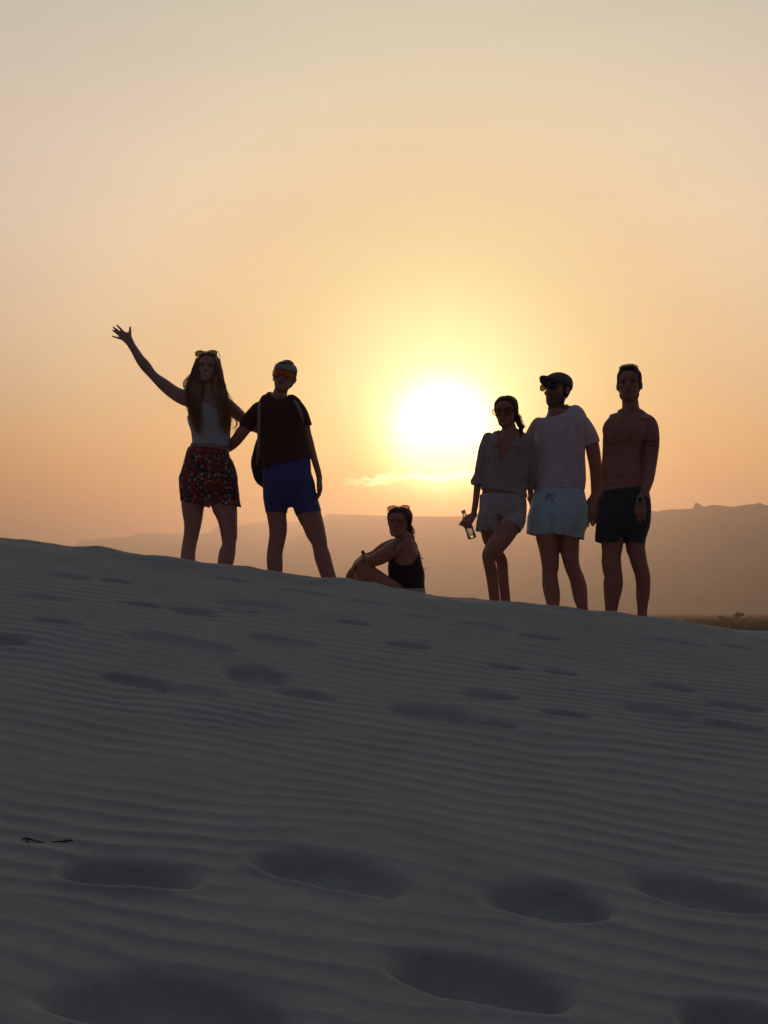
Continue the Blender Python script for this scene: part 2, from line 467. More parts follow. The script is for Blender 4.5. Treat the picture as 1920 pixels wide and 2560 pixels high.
class Solid:
    """Closed pieces that are fused into one continuous skin."""
    def __init__(s): s.V = []; s.Fc = []; s.n = 0

    def add(s, V, Fc):
        s.V.append(np.asarray(V, float)); s.Fc += [tuple(i + s.n for i in f) for f in Fc]; s.n += len(V)

    def tube(s, st, seg=18, up=None, power=2.0, k=4, caps=(1, 1)):
        """st rows: x y z ru rd ; ru across (in the picture plane), rd in depth. Rounded ends."""
        A = catmull(st, k)
        C = A[:, :3]; ru = np.maximum(A[:, 3], .0012); rd = np.maximum(A[:, 4], .0012)
        T = np.gradient(C, axis=0); T /= np.linalg.norm(T, axis=1)[:, None] + 1e-12
        rows = []
        def end(c, t, a, b, sign):
            return [(c + sign * t * min(a, b) * .9 * math.sin(q), t, a * math.cos(q), b * math.cos(q)) for q in (.5, 1.0, 1.35)]
        mid = [(C[i], T[i], ru[i], rd[i]) for i in range(len(C))]
        rows = (end(C[0], T[0], ru[0], rd[0], -1)[::-1] if caps[0] else []) + mid + (end(C[-1], T[-1], ru[-1], rd[-1], 1) if caps[1] else [])
        V = []
        th = np.linspace(0, 2 * np.pi, seg, endpoint=False)
        ct, sn = np.cos(th), np.sin(th)
        cp = np.sign(ct) * np.abs(ct) ** (2 / power); sp = np.sign(sn) * np.abs(sn) ** (2 / power)
        dprev = np.array((0, 1.0, 0)) if up is None else unit(up)
        for c, t, a, b in rows:
            d = dprev - t * np.dot(dprev, t)
            if np.linalg.norm(d) < .15: d = np.array((0, 0, 1.0)) - t * t[2]
            d = unit(d); u = np.cross(t, d)
            V.append(c + np.outer(cp * a, u) + np.outer(sp * b, d))
        n = len(rows)
        Fc = []
        for i in range(n - 1):
            for j in range(seg):
                j2 = (j + 1) % seg
                Fc.append((i * seg + j, i * seg + j2, (i + 1) * seg + j2, (i + 1) * seg + j))
        Fc.append(tuple(range(seg))[::-1]); Fc.append(tuple(range((n - 1) * seg, n * seg)))
        s.add(np.vstack(V), Fc)

    def ell(s, c, ax, n=16, m=10):
        """ellipsoid about c with three half-axis vectors"""
        ax = np.asarray(ax, float); c = np.asarray(c, float)
        V = [c + ax[2]]
        for i in range(1, m):
            p = math.pi * i / m
            for j in range(n):
                q = 2 * math.pi * j / n
                V.append(c + ax[0] * math.sin(p) * math.cos(q) + ax[1] * math.sin(p) * math.sin(q) + ax[2] * math.cos(p))
        V.append(c - ax[2])
        Fc = [(0, 1 + j, 1 + (j + 1) % n) for j in range(n)]
        for i in range(m - 2):
            for j in range(n):
                a = 1 + i * n; Fc.append((a + j, a + n + j, a + n + (j + 1) % n, a + (j + 1) % n))
        a = 1 + (m - 2) * n
        Fc += [(a + j, len(V) - 1, a + (j + 1) % n) for j in range(n)]
        s.add(V, Fc)

    def fuse(s, voxel, smooth=2, keep=None):
        me = bpy.data.meshes.new('tmp'); me.from_pydata(np.vstack(s.V).tolist(), [], s.Fc)
        ob = bpy.data.objects.new('tmp', me); COL.objects.link(ob)
        md = ob.modifiers.new('r', 'REMESH'); md.mode = 'VOXEL'; md.voxel_size = voxel; md.use_smooth_shade = True
        dg = bpy.context.evaluated_depsgraph_get()
        me2 = bpy.data.meshes.new_from_object(ob.evaluated_get(dg))
        V = np.empty(len(me2.vertices) * 3); me2.vertices.foreach_get('co', V); V = V.reshape(-1, 3)
        L = np.empty(len(me2.loops), np.int32); me2.loops.foreach_get('vertex_index', L)
        Fq = L.reshape(-1, 4)
        bpy.data.objects.remove(ob); bpy.data.meshes.remove(me); bpy.data.meshes.remove(me2)
        return relax(V, Fq, smooth, keep), Fq


def edges_of(Fq):
    e = np.concatenate([Fq[:, [0, 1]], Fq[:, [1, 2]], Fq[:, [2, 3]], Fq[:, [3, 0]]])
    return e


def relax(V, Fq, it, keep=None):
    if it == 0: return V
    e = edges_of(Fq); n = len(V)
    deg = np.bincount(e[:, 0], minlength=n) + np.bincount(e[:, 1], minlength=n)
    w = 1.0 if keep is None else keep(V)[:, None]
    for k in range(it):
        for lam in (.6, -.45):
            S = np.stack([np.bincount(e[:, 0], V[e[:, 1], c], n) + np.bincount(e[:, 1], V[e[:, 0], c], n) for c in range(3)], 1)
            V = V + lam * w * (S / np.maximum(deg, 1)[:, None] - V)
    return V


def normals(V, Fq):
    n = np.cross(V[Fq[:, 2]] - V[Fq[:, 0]], V[Fq[:, 3]] - V[Fq[:, 1]])
    out = np.zeros_like(V)
    for k in range(4):
        for c in range(3): out[:, c] += np.bincount(Fq[:, k], n[:, c], len(V))
    return out / (np.linalg.norm(out, axis=1)[:, None] + 1e-12)


def cut(V, Fq, planes):
    """Open the cloth at its hems: planes = (point, outward direction, where(V) or None, wave)."""
    keep = np.ones(len(Fq), bool); V = V.copy()
    for p, n, where, wave in planes:
        if isinstance(where, float):                       # a round opening of this radius about an axis
            n = unit(n); p = np.asarray(p, float); d = V - p; h = d @ n; rad = d - h[:, None] * n; L = np.linalg.norm(rad, axis=1)
            out = (L < where) & (h > -.07)
            keep &= ~out[Fq].all(1)
            V[out] += rad[out] / (L[out][:, None] + 1e-9) * (where - L[out])[:, None]
            continue
        n = unit(n); p = np.asarray(p, float)
        sd = (V - p) @ n
        if wave: sd = sd + wave * 2 * noise3(V, 14, 3)
        if where is not None: sd = np.where(where(V), sd, -1)
        out = sd > 0
        keep &= ~out[Fq].all(1)
        V[out] -= sd[out][:, None] * n
    Fq = Fq[keep]
    used = np.unique(Fq); m = -np.ones(len(V), int); m[used] = np.arange(len(used))
    return V[used], m[Fq]


def wrinkle(V, Fq, amp, scale, seed, stretch=(1, 1, 1)):
    n = normals(V, Fq)
    return V + n * (amp * 2 * noise3(V * np.array(stretch), scale, seed, 3))[:, None]


ZOOM = {1: (260, 780, 4.1475), 2: (420, 1080, 4.1475), 3: (600, 860, 6.381), 4: (820, 1220, 5.925), 5: (1120, 960, 5.925),
        6: (1120, 1200, 5.925), 7: (1320, 900, 4.608), 8: (1300, 1200, 4.608), 9: (200, 1200, 2.37), 0: (0, 0, 1)}


class Fig:
    """Turns measured widths into stations at the distance where a person stands."""
    def __init__(s, Y): s.Y = Y; s.mpp = Y / F
    def pt(s, z, x, y, dy=0.0):
        x0, y0, k = ZOOM[z]
        return np.array(P(x0 + x / k, y0 + y / k, s.Y + dy))
    def c(s, z, rows, ratio=1.0, grow=0.0, sc=1.0):
        """rows (x, y, r[, ratio[, dy]])"""
        out = []
        for r in rows:
            k = r[3] if len(r) > 3 and r[3] else ratio; dy = r[4] if len(r) > 4 else 0
            p = s.pt(z, r[0], r[1], dy); ru = r[2] / ZOOM[z][2] * s.mpp * sc + grow
            out.append((*p, ru, (ru - grow) * k + grow))
        return out
    def e(s, z, rows, ratio=1.0, grow=0.0, sc=1.0):
        """rows (y, left, right[, ratio[, dy]])"""
        return s.c(z, [((r[1] + r[2]) / 2, r[0], (r[2] - r[1]) / 2, *r[3:]) for r in rows], ratio, grow, sc)


class Head:
    """Frame of a head: X to the picture's right, f out of the face, U up."""
    def __init__(s, c, h, yaw=0, pitch=0, roll=0, wide=1.0):
        s.c = np.array(c, float); s.h = h; s.wide = wide
        a, p, q = R(yaw), R(pitch), R(roll)
        Fv = np.array((-math.sin(a), -math.cos(a), 0)); X = np.array((math.cos(a), -math.sin(a), 0)); U = np.array((0, 0, 1.0))
        Fv, U = Fv * math.cos(p) - U * math.sin(p), U * math.cos(p) + Fv * math.sin(p)
        U, X = U * math.cos(q) + X * math.sin(q), X * math.cos(q) - U * math.sin(q)
        s.X, s.f, s.U = X, Fv, U
    def at(s, x, f, z): return s.c + s.h * (x * s.wide * s.X + f * s.f + z * s.U)
    def loc(s, V):
        d = (V - s.c) / s.h
        return np.stack([d @ s.X / s.wide, d @ s.f, d @ s.U], 1)

    SL = [(-.50, .09, .33, -.10), (-.475, .15, .372, .0), (-.43, .195, .388, .06), (-.36, .232, .385, .14), (-.27, .262, .378, .22), (-.16, .288, .368, .31), (-.04, .31, .352, .39),
          (.06, .322, .356, .43), (.12, .328, .372, .455), (.22, .330, .368, .465), (.32, .305, .318, .44), (.40, .25, .24, .375), (.46, .165, .14, .27), (.495, .07, .04, .14)]

    def shell(s, S, grow=0.0, zmin=-9, n=28):
        rows = [r for r in s.SL if r[0] >= zmin]
        A = catmull(np.array(rows), 3)
        V = []
        th = np.linspace(0, 2 * np.pi, n, endpoint=False)
        for z, w, f, b in A:
            w, f, b = w + grow, f + grow, b + grow
            zz = z * (1 + grow * 2) if z > 0 else z
            c0 = (f - b) / 2; rf = (f + b) / 2
            cx = np.cos(th); sx = np.sin(th)
            pw = 2 / 2.3
            xx = np.sign(cx) * np.abs(cx) ** pw * w; yy = c0 + np.sign(sx) * np.abs(sx) ** pw * rf
            V.append(np.array([s.at(a, q, zz) for a, q in zip(xx, yy)]))
        m = len(A)
        Fc = [(i * n + j, i * n + (j + 1) % n, (i + 1) * n + (j + 1) % n, (i + 1) * n + j) for i in range(m - 1) for j in range(n)]
        Fc += [tuple(range(n))[::-1], tuple(range((m - 1) * n, m * n))]
        S.add(np.vstack(V), Fc)

    def build(s, S, ears=True, nose=1.0, jaw=0.0):
        s.shell(S)
        st = [(0, .345, .05, .030, .028), (0, .385, -.03, .036, .036), (0, .43, -.10, .046, .048), (0, .445, -.135, .052, .048), (0, .40, -.165, .05, .03)]
        S.tube([(*s.at(x, f * (1 + .0 * nose), z), a * s.h, b * s.h) for x, f, z, a, b in st], 12, up=s.f)
        for q in (-1, 1):
            S.ell(s.at(q * .035, .405, -.145), [s.X * .034 * s.h, s.f * .04 * s.h, s.U * .026 * s.h], 10, 6)
            S.ell(s.at(q * .15, .345, .085), [s.X * .105 * s.h, s.f * .045 * s.h, s.U * .03 * s.h], 12, 6)      # brow
            S.ell(s.at(q * .17, .26, -.09), [s.X * .10 * s.h, s.f * .095 * s.h, s.U * .085 * s.h], 12, 8)       # cheek
            if ears: S.ell(s.at(q * .345, -.03, -.03), [s.X * .030 * s.h + q * -.0 * s.f, s.f * .075 * s.h - s.X * q * .03 * s.h, s.U * .135 * s.h], 10, 10)
        S.ell(s.at(0, .375, -.255), [s.X * .105 * s.h, s.f * .035 * s.h, s.U * .022 * s.h], 12, 6)
        S.ell(s.at(0, .375, -.305), [s.X * .095 * s.h, s.f * .038 * s.h, s.U * .026 * s.h], 12, 6)
        S.ell(s.at(0, .345, -.42), [s.X * .11 * s.h, s.f * .07 * s.h, s.U * .07 * s.h], 12, 8)
        if jaw:
            for q in (-1, 1): S.ell(s.at(q * .22, .06, -.30), [s.X * .07 * s.h, s.f * .14 * s.h, s.U * .11 * s.h], 10, 8)

    def carve(s, V):
        """eye sockets and the corners of the mouth pressed in"""
        L = s.loc(V)
        for q in (-1, 1):
            w = np.exp(-((L[:, 0] - q * .145) / .075) ** 2 - ((L[:, 2] - .012) / .045) ** 2) * (L[:, 1] > .1)
            V = V - np.outer(w * .045 * s.h, s.f)
            w = np.exp(-((L[:, 0] - q * .145) / .045) ** 2 - ((L[:, 2] - .008) / .026) ** 2) * (L[:, 1] > .1)
            V = V + np.outer(w * .022 * s.h, s.f)
        w = np.exp(-(L[:, 0] / .1) ** 2 - ((L[:, 2] + .28) / .012) ** 2) * (L[:, 1] > .1)
        return V - np.outer(w * .018 * s.h, s.f)

    def paint(s, V, base, smile=False, beard=0.0, brow=(.05, .03, .02)):
        L = s.loc(V); C = np.tile(np.array(base, float), (len(V), 1))
        inh = (np.abs(L[:, 0]) < .5) & (np.abs(L[:, 1]) < .6) & (np.abs(L[:, 2]) < .6)
        front = L[:, 1] > .12
        def put(w, col):
            w = np.clip(w, 0, 1)[:, None] * (inh & front)[:, None]
            return C * (1 - w) + np.array(col) * w
        for q in (-1, 1):
            C = put(.7 * np.exp(-((L[:, 0] - q * .15) / .085) ** 2 - ((L[:, 2] - .085 - .01) / .017) ** 4), brow)
            C = put(1.1 * np.exp(-((L[:, 0] - q * .145) / .06) ** 4 - ((L[:, 2] - .008) / .022) ** 4), (.05, .035, .03))
            C = put(.7 * np.exp(-((L[:, 0] - q * .145) / .022) ** 4 - ((L[:, 2] - .008) / .02) ** 4), (.02, .015, .012))
        C = put(1.1 * np.exp(-(L[:, 0] / .10) ** 4 - ((L[:, 2] + .28) / .042) ** 4), (base[0] * .72, base[1] * .42, base[2] * .42))
        if smile: C = put(1.4 * np.exp(-(L[:, 0] / .085) ** 4 - ((L[:, 2] + .272 - L[:, 0] ** 2 * 2.2) / .02) ** 4), (.46, .37, .33))
        if beard:
            w = beard * (1 / (1 + np.exp((L[:, 2] + .17) * 40))) * (L[:, 1] > -.1) * inh * (np.exp(-((L[:, 2] + .28) / .03) ** 2 - (L[:, 0] / .09) ** 2) < .5)
            w = np.maximum(w, beard * np.exp(-(L[:, 0] / .13) ** 4 - ((L[:, 2] + .215) / .025) ** 4) * front * inh)[:, None]
            C = C * (1 - w) + np.array((.06, .04, .03)) * w
        return C


def hand(S, wrist, d, n, side, size=.18, curl=24, splay=5, thumb=.75, fold=None):
    """palm, four bent fingers and a thumb; d out of the wrist, n the way the palm faces, side towards the thumb"""
    d = unit(d); n = unit(np.asarray(n) - d * np.dot(n, d)); t = np.cross(n, d)
    if np.dot(t, side) < 0: t = -t
    k = size / .18; w = np.asarray(wrist, float)
    S.tube([(*(w - d * .02 * k), .026 * k, .019 * k), (*(w + d * .015 * k), .030 * k, .018 * k), (*(w + d * .05 * k), .040 * k, .017 * k), (*(w + d * .083 * k - n * .002), .041 * k, .014 * k)], 14, up=n, power=2.4)
    for i, (off, ln, sp) in enumerate([(.031, .070, 1.0), (.0105, .078, .35), (-.0105, .073, -.35), (-.030, .058, -1.0)]):
        c0 = w + d * (.084 - abs(off) * .18) * k + t * off * k
        a = R(curl * (.8 + .14 * i)) if fold is None else fold[i]; dirv = unit(d + t * math.tan(R(splay * sp)))
        pts = [(*(c0 - dirv * .018 * k), .0092 * k)]; p = c0; ang = a * (.55 if fold is None else 1.0)
        pts.append((*p, .0092 * k))
        for seg, r in ((.46, .0085), (.30, .0078), (.24, .0066)):
            v = dirv * math.cos(ang) + n * math.sin(ang)
            p = p + v * ln * seg * k; pts.append((*p, r * k)); ang += a * .9
        S.tube([(*q[:3], q[3], q[3]) for q in pts], 10, k=3)
    c0 = w + d * .022 * k + t * .026 * k
    v1 = unit(d * .75 + t * thumb + n * .25); v2 = unit(d * .92 + t * thumb * .45 + n * .38)
    p1 = c0 + v1 * .036 * k; p2 = p1 + v2 * .032 * k; p3 = p2 + unit(v2 + n * .25) * .024 * k
    S.tube([(*(c0 - v1 * .01), .013 * k, .013 * k), (*c0, .0135 * k, .0135 * k), (*p1, .0108 * k, .0108 * k), (*p2, .0095 * k, .0095 * k), (*p3, .007 * k, .007 * k)], 10, k=3)


def leg_to_ground(S, st, foot_dir=(-.15, -1, 0), ankle=.034, size=1.0, extra=None):
    """carry a shin on below the crest to a foot that stands on the sand"""
    a, b = np.array(st[-2]), np.array(st[-1])
    v = unit(b[:3] - a[:3]); y = b[1]
    g = float(ground(b[0] + v[0] * .15, y))
    L = (b[2] - (g + .075)) / max(-v[2], .2)
    if L < .06: v = np.array((0, 0, -1.0)); L = max(b[2] - (g + .075), .05)
    p = b[:3] + v * L
    mid = b[:3] + v * L * .5
    rr = np.linspace(b[3], ankle, 3)
    st = list(st) + [(*mid, min(b[3], max(ankle * 1.12, (b[3] + ankle) / 2)), min(b[4], ankle * 1.3)), (*p, ankle, ankle * 1.15)]
    S.tube(st, 20)
    fd = unit((foot_dir[0], foot_dir[1], 0)); g = float(ground(p[0] + fd[0] * .08, p[1] + fd[1] * .08))
    h = p - fd * .045; h[2] = g + .035
    ball = p + fd * .12 * size; ball[2] = g + .026; toe = p + fd * .185 * size; toe[2] = g + .02
    ins = p + fd * .05; ins[2] = g + .055
    S.tube([(*h, .032, .034), (*ins, .038, .046), (*ball, .046, .026), (*toe, .034, .016)], 14, up=(0, 0, 1))
    S.tube([(*p, ankle, ankle), (*(p * .5 + h * .5 + np.array((0, 0, .01))), .034, .036)], 12, k=2)
    return p


def strand_mesh(lines, seg=5):
    """lines: list of (points, radius at root, radius at tip) -> V, faces"""
    Vs, Fs, n = [], [], 0
    for pts, r0, r1 in lines:
        pts = np.asarray(pts); m = len(pts)
        T = np.gradient(pts, axis=0); T /= np.linalg.norm(T, axis=1)[:, None] + 1e-9
        up = np.array((.3, 1, .1)); A = np.cross(T, up); A /= np.linalg.norm(A, axis=1)[:, None] + 1e-9; B = np.cross(T, A)
        r = np.linspace(r0, r1, m)[:, None]
        for j in range(seg):
            q = 2 * math.pi * j / seg
            Vs.append(pts + r * (A * math.cos(q) + B * math.sin(q)))
        for i in range(m - 1):
            for j in range(seg):
                a = n + j * m + i; b = n + ((j + 1) % seg) * m + i
                Fs.append((a, b, b + 1, a + 1))
        n += seg * m
    return np.vstack(Vs), Fs


def hair_lock(guide, spread, count, seed, r=.0022, wave=.012, tip=.0006, short=.25):
    """strands that follow a guide line, spread round it"""
    r_ = np.random.default_rng(seed)
    G = catmull(np.asarray(guide, float), 5)
    if np.isscalar(spread): spread = np.full(len(G), spread)
    else: spread = np.interp(np.linspace(0, 1, len(G)), np.linspace(0, 1, len(spread)), spread)
    s = np.linspace(0, 1, len(G))
    out = []
    for i in range(count):
        a = r_.uniform(0, 2 * np.pi); q = math.sqrt(r_.random())
        off = np.array((math.cos(a) * q, math.sin(a) * q * .6, 0))
        ph = r_.uniform(0, 6.28, 2); fr = r_.uniform(5, 11)
        pts = G + spread[:, None] * off + (wave * r_.uniform(.3, 1.2) * s ** .8)[:, None] * np.stack([np.sin(fr * s + ph[0]), .6 * np.sin(fr * s * .8 + ph[1]), 0 * s], 1)
        e = len(G) - int(r_.random() * short * len(G))
        out.append((pts[:max(e, 4)], r * r_.uniform(.6, 1.2), tip))
    return out


def join(parts):
    Vs, Fs, n = [], [], 0
    for V, Fc in parts:
        Vs.append(np.asarray(V)); Fs += [tuple(int(i) + n for i in f) for f in Fc]; n += len(V)
    return np.vstack(Vs), Fs


# ------------------------------------------------------------------ materials of people and their things
def skin_mat(name):
    m, N, b = material(name)
    a = N.new('ShaderNodeAttribute', attribute_name='tone')
    g = N.new('ShaderNodeTexCoord')
    n = N.noise(g.outputs['Object'], 18, 4, .6)
    N.put(b.inputs['Base Color'], N.mix('MULTIPLY', 1.0, a.outputs['Color'], N.ramp(n, [(.3, (.86, .84, .83)), (.7, (1.1, 1.08, 1.07))])))
    b.inputs['Roughness'].default_value = .5; b.inputs['Specular IOR Level'].default_value = .35
    f = N.noise(g.outputs['Object'], 260, 2, .6)
    bp = N.new('ShaderNodeBump'); bp.inputs['Strength'].default_value = .25; bp.inputs['Distance'].default_value = .001
    N.put(bp.inputs['Height'], f); N.l.new(bp.outputs[0], b.inputs['Normal'])
    return m


def cloth_mat(name, colour, rough=.85, thin=.0, weave=900, colfn=None, fuzz=.15):
    m, N, b = material(name)
    g = N.new('ShaderNodeTexCoord')
    n = N.noise(g.outputs['Object'], 22, 4, .6); w = N.noise(g.outputs['Object'], weave, 1, .5)
    base = colfn(N, g) if colfn else (*colour, 1)
    c = N.mix('MULTIPLY', 1.0, base, N.ramp(n, [(.3, (.88, .88, .88)), (.7, (1.08, 1.08, 1.08))]))
    N.put(b.inputs['Base Color'], c)
    b.inputs['Roughness'].default_value = rough; b.inputs['Specular IOR Level'].default_value = .2; b.inputs['Sheen Weight'].default_value = fuzz
    bp = N.new('ShaderNodeBump'); bp.inputs['Strength'].default_value = .3; bp.inputs['Distance'].default_value = .001
    N.put(bp.inputs['Height'], w); N.l.new(bp.outputs[0], b.inputs['Normal'])
    if thin:
        out = m.node_tree.nodes['Material Output']
        t = N.new('ShaderNodeBsdfTranslucent'); N.put(t.inputs[0], c)
        mx = N.new('ShaderNodeMixShader'); mx.inputs[0].default_value = thin
        N.l.new(b.outputs[0], mx.inputs[1]); N.l.new(t.outputs[0], mx.inputs[2]); N.l.new(mx.outputs[0], out.inputs[0])
    return m


def plain_mat(name, colour, rough=.4, metal=0.0, spec=.5):
    m, N, b = material(name)
    g = N.new('ShaderNodeTexCoord')
    n = N.noise(g.outputs['Object'], 60, 3, .6)
    N.put(b.inputs['Base Color'], N.mix('MULTIPLY', 1.0, (*colour, 1), N.ramp(n, [(.3, (.9, .9, .9)), (.7, (1.06, 1.06, 1.06))])))
    b.inputs['Roughness'].default_value = rough; b.inputs['Metallic'].default_value = metal; b.inputs['Specular IOR Level'].default_value = spec
    return m


def lens_mat(name, tint, clear):
    m = bpy.data.materials.new(name); m.use_nodes = True
    N = Nodes(m.node_tree); N.n.clear()
    o = N.new('ShaderNodeOutputMaterial'); t = N.new('ShaderNodeBsdfTransparent'); t.inputs[0].default_value = (*tint, 1)
    gl = N.new('ShaderNodeBsdfGlossy'); gl.inputs['Roughness'].default_value = .05
    mx = N.new('ShaderNodeMixShader'); mx.inputs[0].default_value = 1 - clear
    N.l.new(t.outputs[0], mx.inputs[1]); N.l.new(gl.outputs[0], mx.inputs[2]); N.l.new(mx.outputs[0], o.inputs[0])
    return m


def hair_mat(name, c1, c2):
    m, N, b = material(name)
    g = N.new('ShaderNodeTexCoord')
    mp = N.new('ShaderNodeMapping'); mp.inputs['Scale'].default_value = (1, 1, .12); N.l.new(g.outputs['Object'], mp.inputs[0])
    n = N.noise(mp.outputs[0], 120, 3, .6)
    c = N.ramp(n, [(.3, c1), (.7, c2)])
    N.put(b.inputs['Base Color'], c)
    b.inputs['Roughness'].default_value = .45; b.inputs['Specular IOR Level'].default_value = .4
    bp = N.new('ShaderNodeBump'); bp.inputs['Strength'].default_value = .6; bp.inputs['Distance'].default_value = .003
    N.put(bp.inputs['Height'], n); N.l.new(bp.outputs[0], b.inputs['Normal'])
    out = m.node_tree.nodes['Material Output']
    t = N.new('ShaderNodeBsdfTranslucent'); N.put(t.inputs[0], N.mix('MULTIPLY', 1.0, c, (1.6, 1.2, .9, 1)))
    mx = N.new('ShaderNodeMixShader'); mx.inputs[0].default_value = .42
    N.l.new(b.outputs[0], mx.inputs[1]); N.l.new(t.outputs[0], mx.inputs[2]); N.l.new(mx.outputs[0], out.inputs[0])
    return m


m_skin = skin_mat('skin')
m_black = plain_mat('dark_frame_plastic', (.02, .015, .013), .3)
m_lens = lens_mat('smoky_lens', (.34, .27, .24), .93)
m_lens_pink = lens_mat('pink_lens', (.62, .40, .37), .93)
m_lens_pale = lens_mat('pale_brown_lens', (.88, .76, .64), .98)


def glasses(label, o, X, Uv, Fv, w, mat_lens, temple=.13, group='sunglasses', frame_r=.0024, lens_h=.042, spread=.0):
    """o bridge centre, X across, Uv up the lens, Fv forward; w whole width"""
    o, X, Uv, Fv = map(np.asarray, (o, unit(X), unit(Uv), unit(Fv)))
    t = thing('sunglasses', label, 'sunglasses', Vector(o), group)
    lines = []; hw = w / 2
    def outline(q):
        pts = []
        for k in range(22):
            a = 2 * math.pi * k / 22; ca, sa = math.cos(a), math.sin(a)
            x = .56 * hw + .42 * hw * np.sign(ca) * abs(ca) ** .75; z = lens_h / 2 * np.sign(sa) * abs(sa) ** .75
            if sa > 0: z *= 1 + .18 * (x / hw - .3)
            else: z *= 1.0 - .25 * abs(ca)
            pts.append(o + q * x * X + z * Uv - Fv * .012 * (x / hw) ** 2)
        return np.array(pts)
    for q in (-1, 1):
        ol = outline(q)
        lines.append((np.vstack([ol, ol[:2]]), frame_r, frame_r))
        c = ol.mean(0)
        fr = np.vstack([c + Fv * .0008, ol + Fv * .0006, c - Fv * .0008, ol - Fv * .0006])
        n = len(ol)
        Fc = [(0, 1 + i, 1 + (i + 1) % n) for i in range(n)] + [(n + 1, n + 2 + (i + 1) % n, n + 2 + i) for i in range(n)] + [(1 + i, n + 2 + i, n + 2 + (i + 1) % n, 1 + (i + 1) % n) for i in range(n)]
        mesh_ob('lens', fr, [tuple(f) for f in Fc], mat_lens, t)
    b = [o + X * x * hw + Uv * (.010 + .004 * (1 - (x / .14) ** 2)) + Fv * .002 for x in (-.15, -.07, 0, .07, .15)]
    lines.append((b, frame_r, frame_r))
    V, Fc = strand_mesh(lines, 6); mesh_ob('frame', V, Fc, m_black, t)
    for q in (-1, 1):
        s0 = o + q * hw * X + Uv * lens_h * .42 - Fv * .012
        pts = [s0, s0 - Fv * .02 + q * X * .004, s0 - Fv * temple * .7 + q * X * spread, s0 - Fv * temple * .92 - Uv * .01 + q * X * spread, s0 - Fv * temple * 1.08 - Uv * .03 + q * X * spread * .6]
        V, Fc = strand_mesh([(catmull(pts, 3), frame_r * .9, frame_r * .8)], 6); mesh_ob('temple', V, Fc, m_black, t)
    return t


def person(label, base, group='friends on the dune crest'):
    return thing('person', label, 'person', Vector(base), group)


def body_ob(S, head, root, base, voxel=.0046, smile=False, beard=0.0, extra=None, smooth=3, hands=()):
    def keep(V):
        L = head.loc(V)
        w = np.where((np.abs(L) < .62).all(1) & (L[:, 1] > .05), .35, 1.0)
        for h in hands: w = np.where(np.linalg.norm(V - np.asarray(h), axis=1) < .2, .30, w)
        return w
    V, Fq = S.fuse(voxel, smooth, keep)
    V = head.carve(V)
    C = head.paint(V, base, smile, beard)
    if extra is not None: C = extra(V, C)
    o = mesh_ob('body', V, Fq, m_skin, root)
    attr(o, 'tone', C, 'FLOAT_COLOR')
    return o


def cloth_ob(name, S, mat, parent, voxel, planes, wr=(.0025, 14, 1), thick=.0022, smooth=4, stretch=(1, 1, .5), creases=()):
    V, Fq = S.fuse(voxel, smooth)
    for a, b, dep, wid in creases:                         # a fold between a and b on the front
        h = np.clip((V[:, 2] - b[2]) / (a[2] - b[2]), -1, 2); cx = b[0] + (a[0] - b[0]) * h
        w = np.exp(-((V[:, 0] - cx) / wid) ** 2) * np.clip((1 - h) * 2.2, 0, 1)
        V[:, 1] += w * dep * np.where(V[:, 1] < a[1], 1, -.6)
    V = wrinkle(V, Fq, wr[0], wr[1], wr[2], stretch)
    V, Fq = cut(V, Fq, planes)
    o = mesh_ob(name, V, Fq, mat, parent)
    md = o.modifiers.new('thickness', 'SOLIDIFY'); md.thickness = thick; md.offset = -1
    return o

# ------------------------------------------------------------------ clothes
def floral(N, g):
    v = N.new('ShaderNodeTexVoronoi'); v.inputs['Scale'].default_value = 46; N.l.new(g.outputs['Object'], v.inputs['Vector'])
    s = N.new('ShaderNodeSeparateColor'); N.l.new(v.outputs['Color'], s.inputs[0])
    petal = N.ramp(s.outputs[0], [(0, (.35, .03, .02)), (.3, (.50, .07, .02)), (.45, (.42, .03, .10)), (.6, (.55, .20, .03)), (.72, (.34, .30, .28)), (.85, (.03, .03, .05))], 'CONSTANT')
    n = N.noise(g.outputs['Object'], 60, 4, .7); n2 = N.noise(g.outputs['Object'], 150, 3, .7)
    mask = N.ramp(N.m('ADD', v.outputs['Distance'], N.m('MULTIPLY', N.m('SUBTRACT', n, .5), .7)), [(.46, (1, 1, 1)), (.52, (0, 0, 0))])
    ground_ = N.ramp(n2, [(.45, (.025, .02, .03)), (.52, (.10, .03, .03)), (.6, (.36, .32, .30))], 'CONSTANT')
    return N.mix('MIX', mask, ground_, petal)


def stripes(N, g):
    a = N.new('ShaderNodeAttribute', attribute_name='stripe')
    s = N.m('SINE', N.m('MULTIPLY', a.outputs['Fac'], 2 * math.pi / .0140))
    return N.ramp(N.m('ADD', N.m('MULTIPLY', s, .5), .5), [(.42, (.70, .57, .54)), (.70, (.45, .32, .31))])


def denim(N, g):
    n = N.noise(g.outputs['Object'], 9, 4, .7)
    return N.ramp(n, [(.3, (.34, .29, .29)), (.7, (.46, .40, .40))])


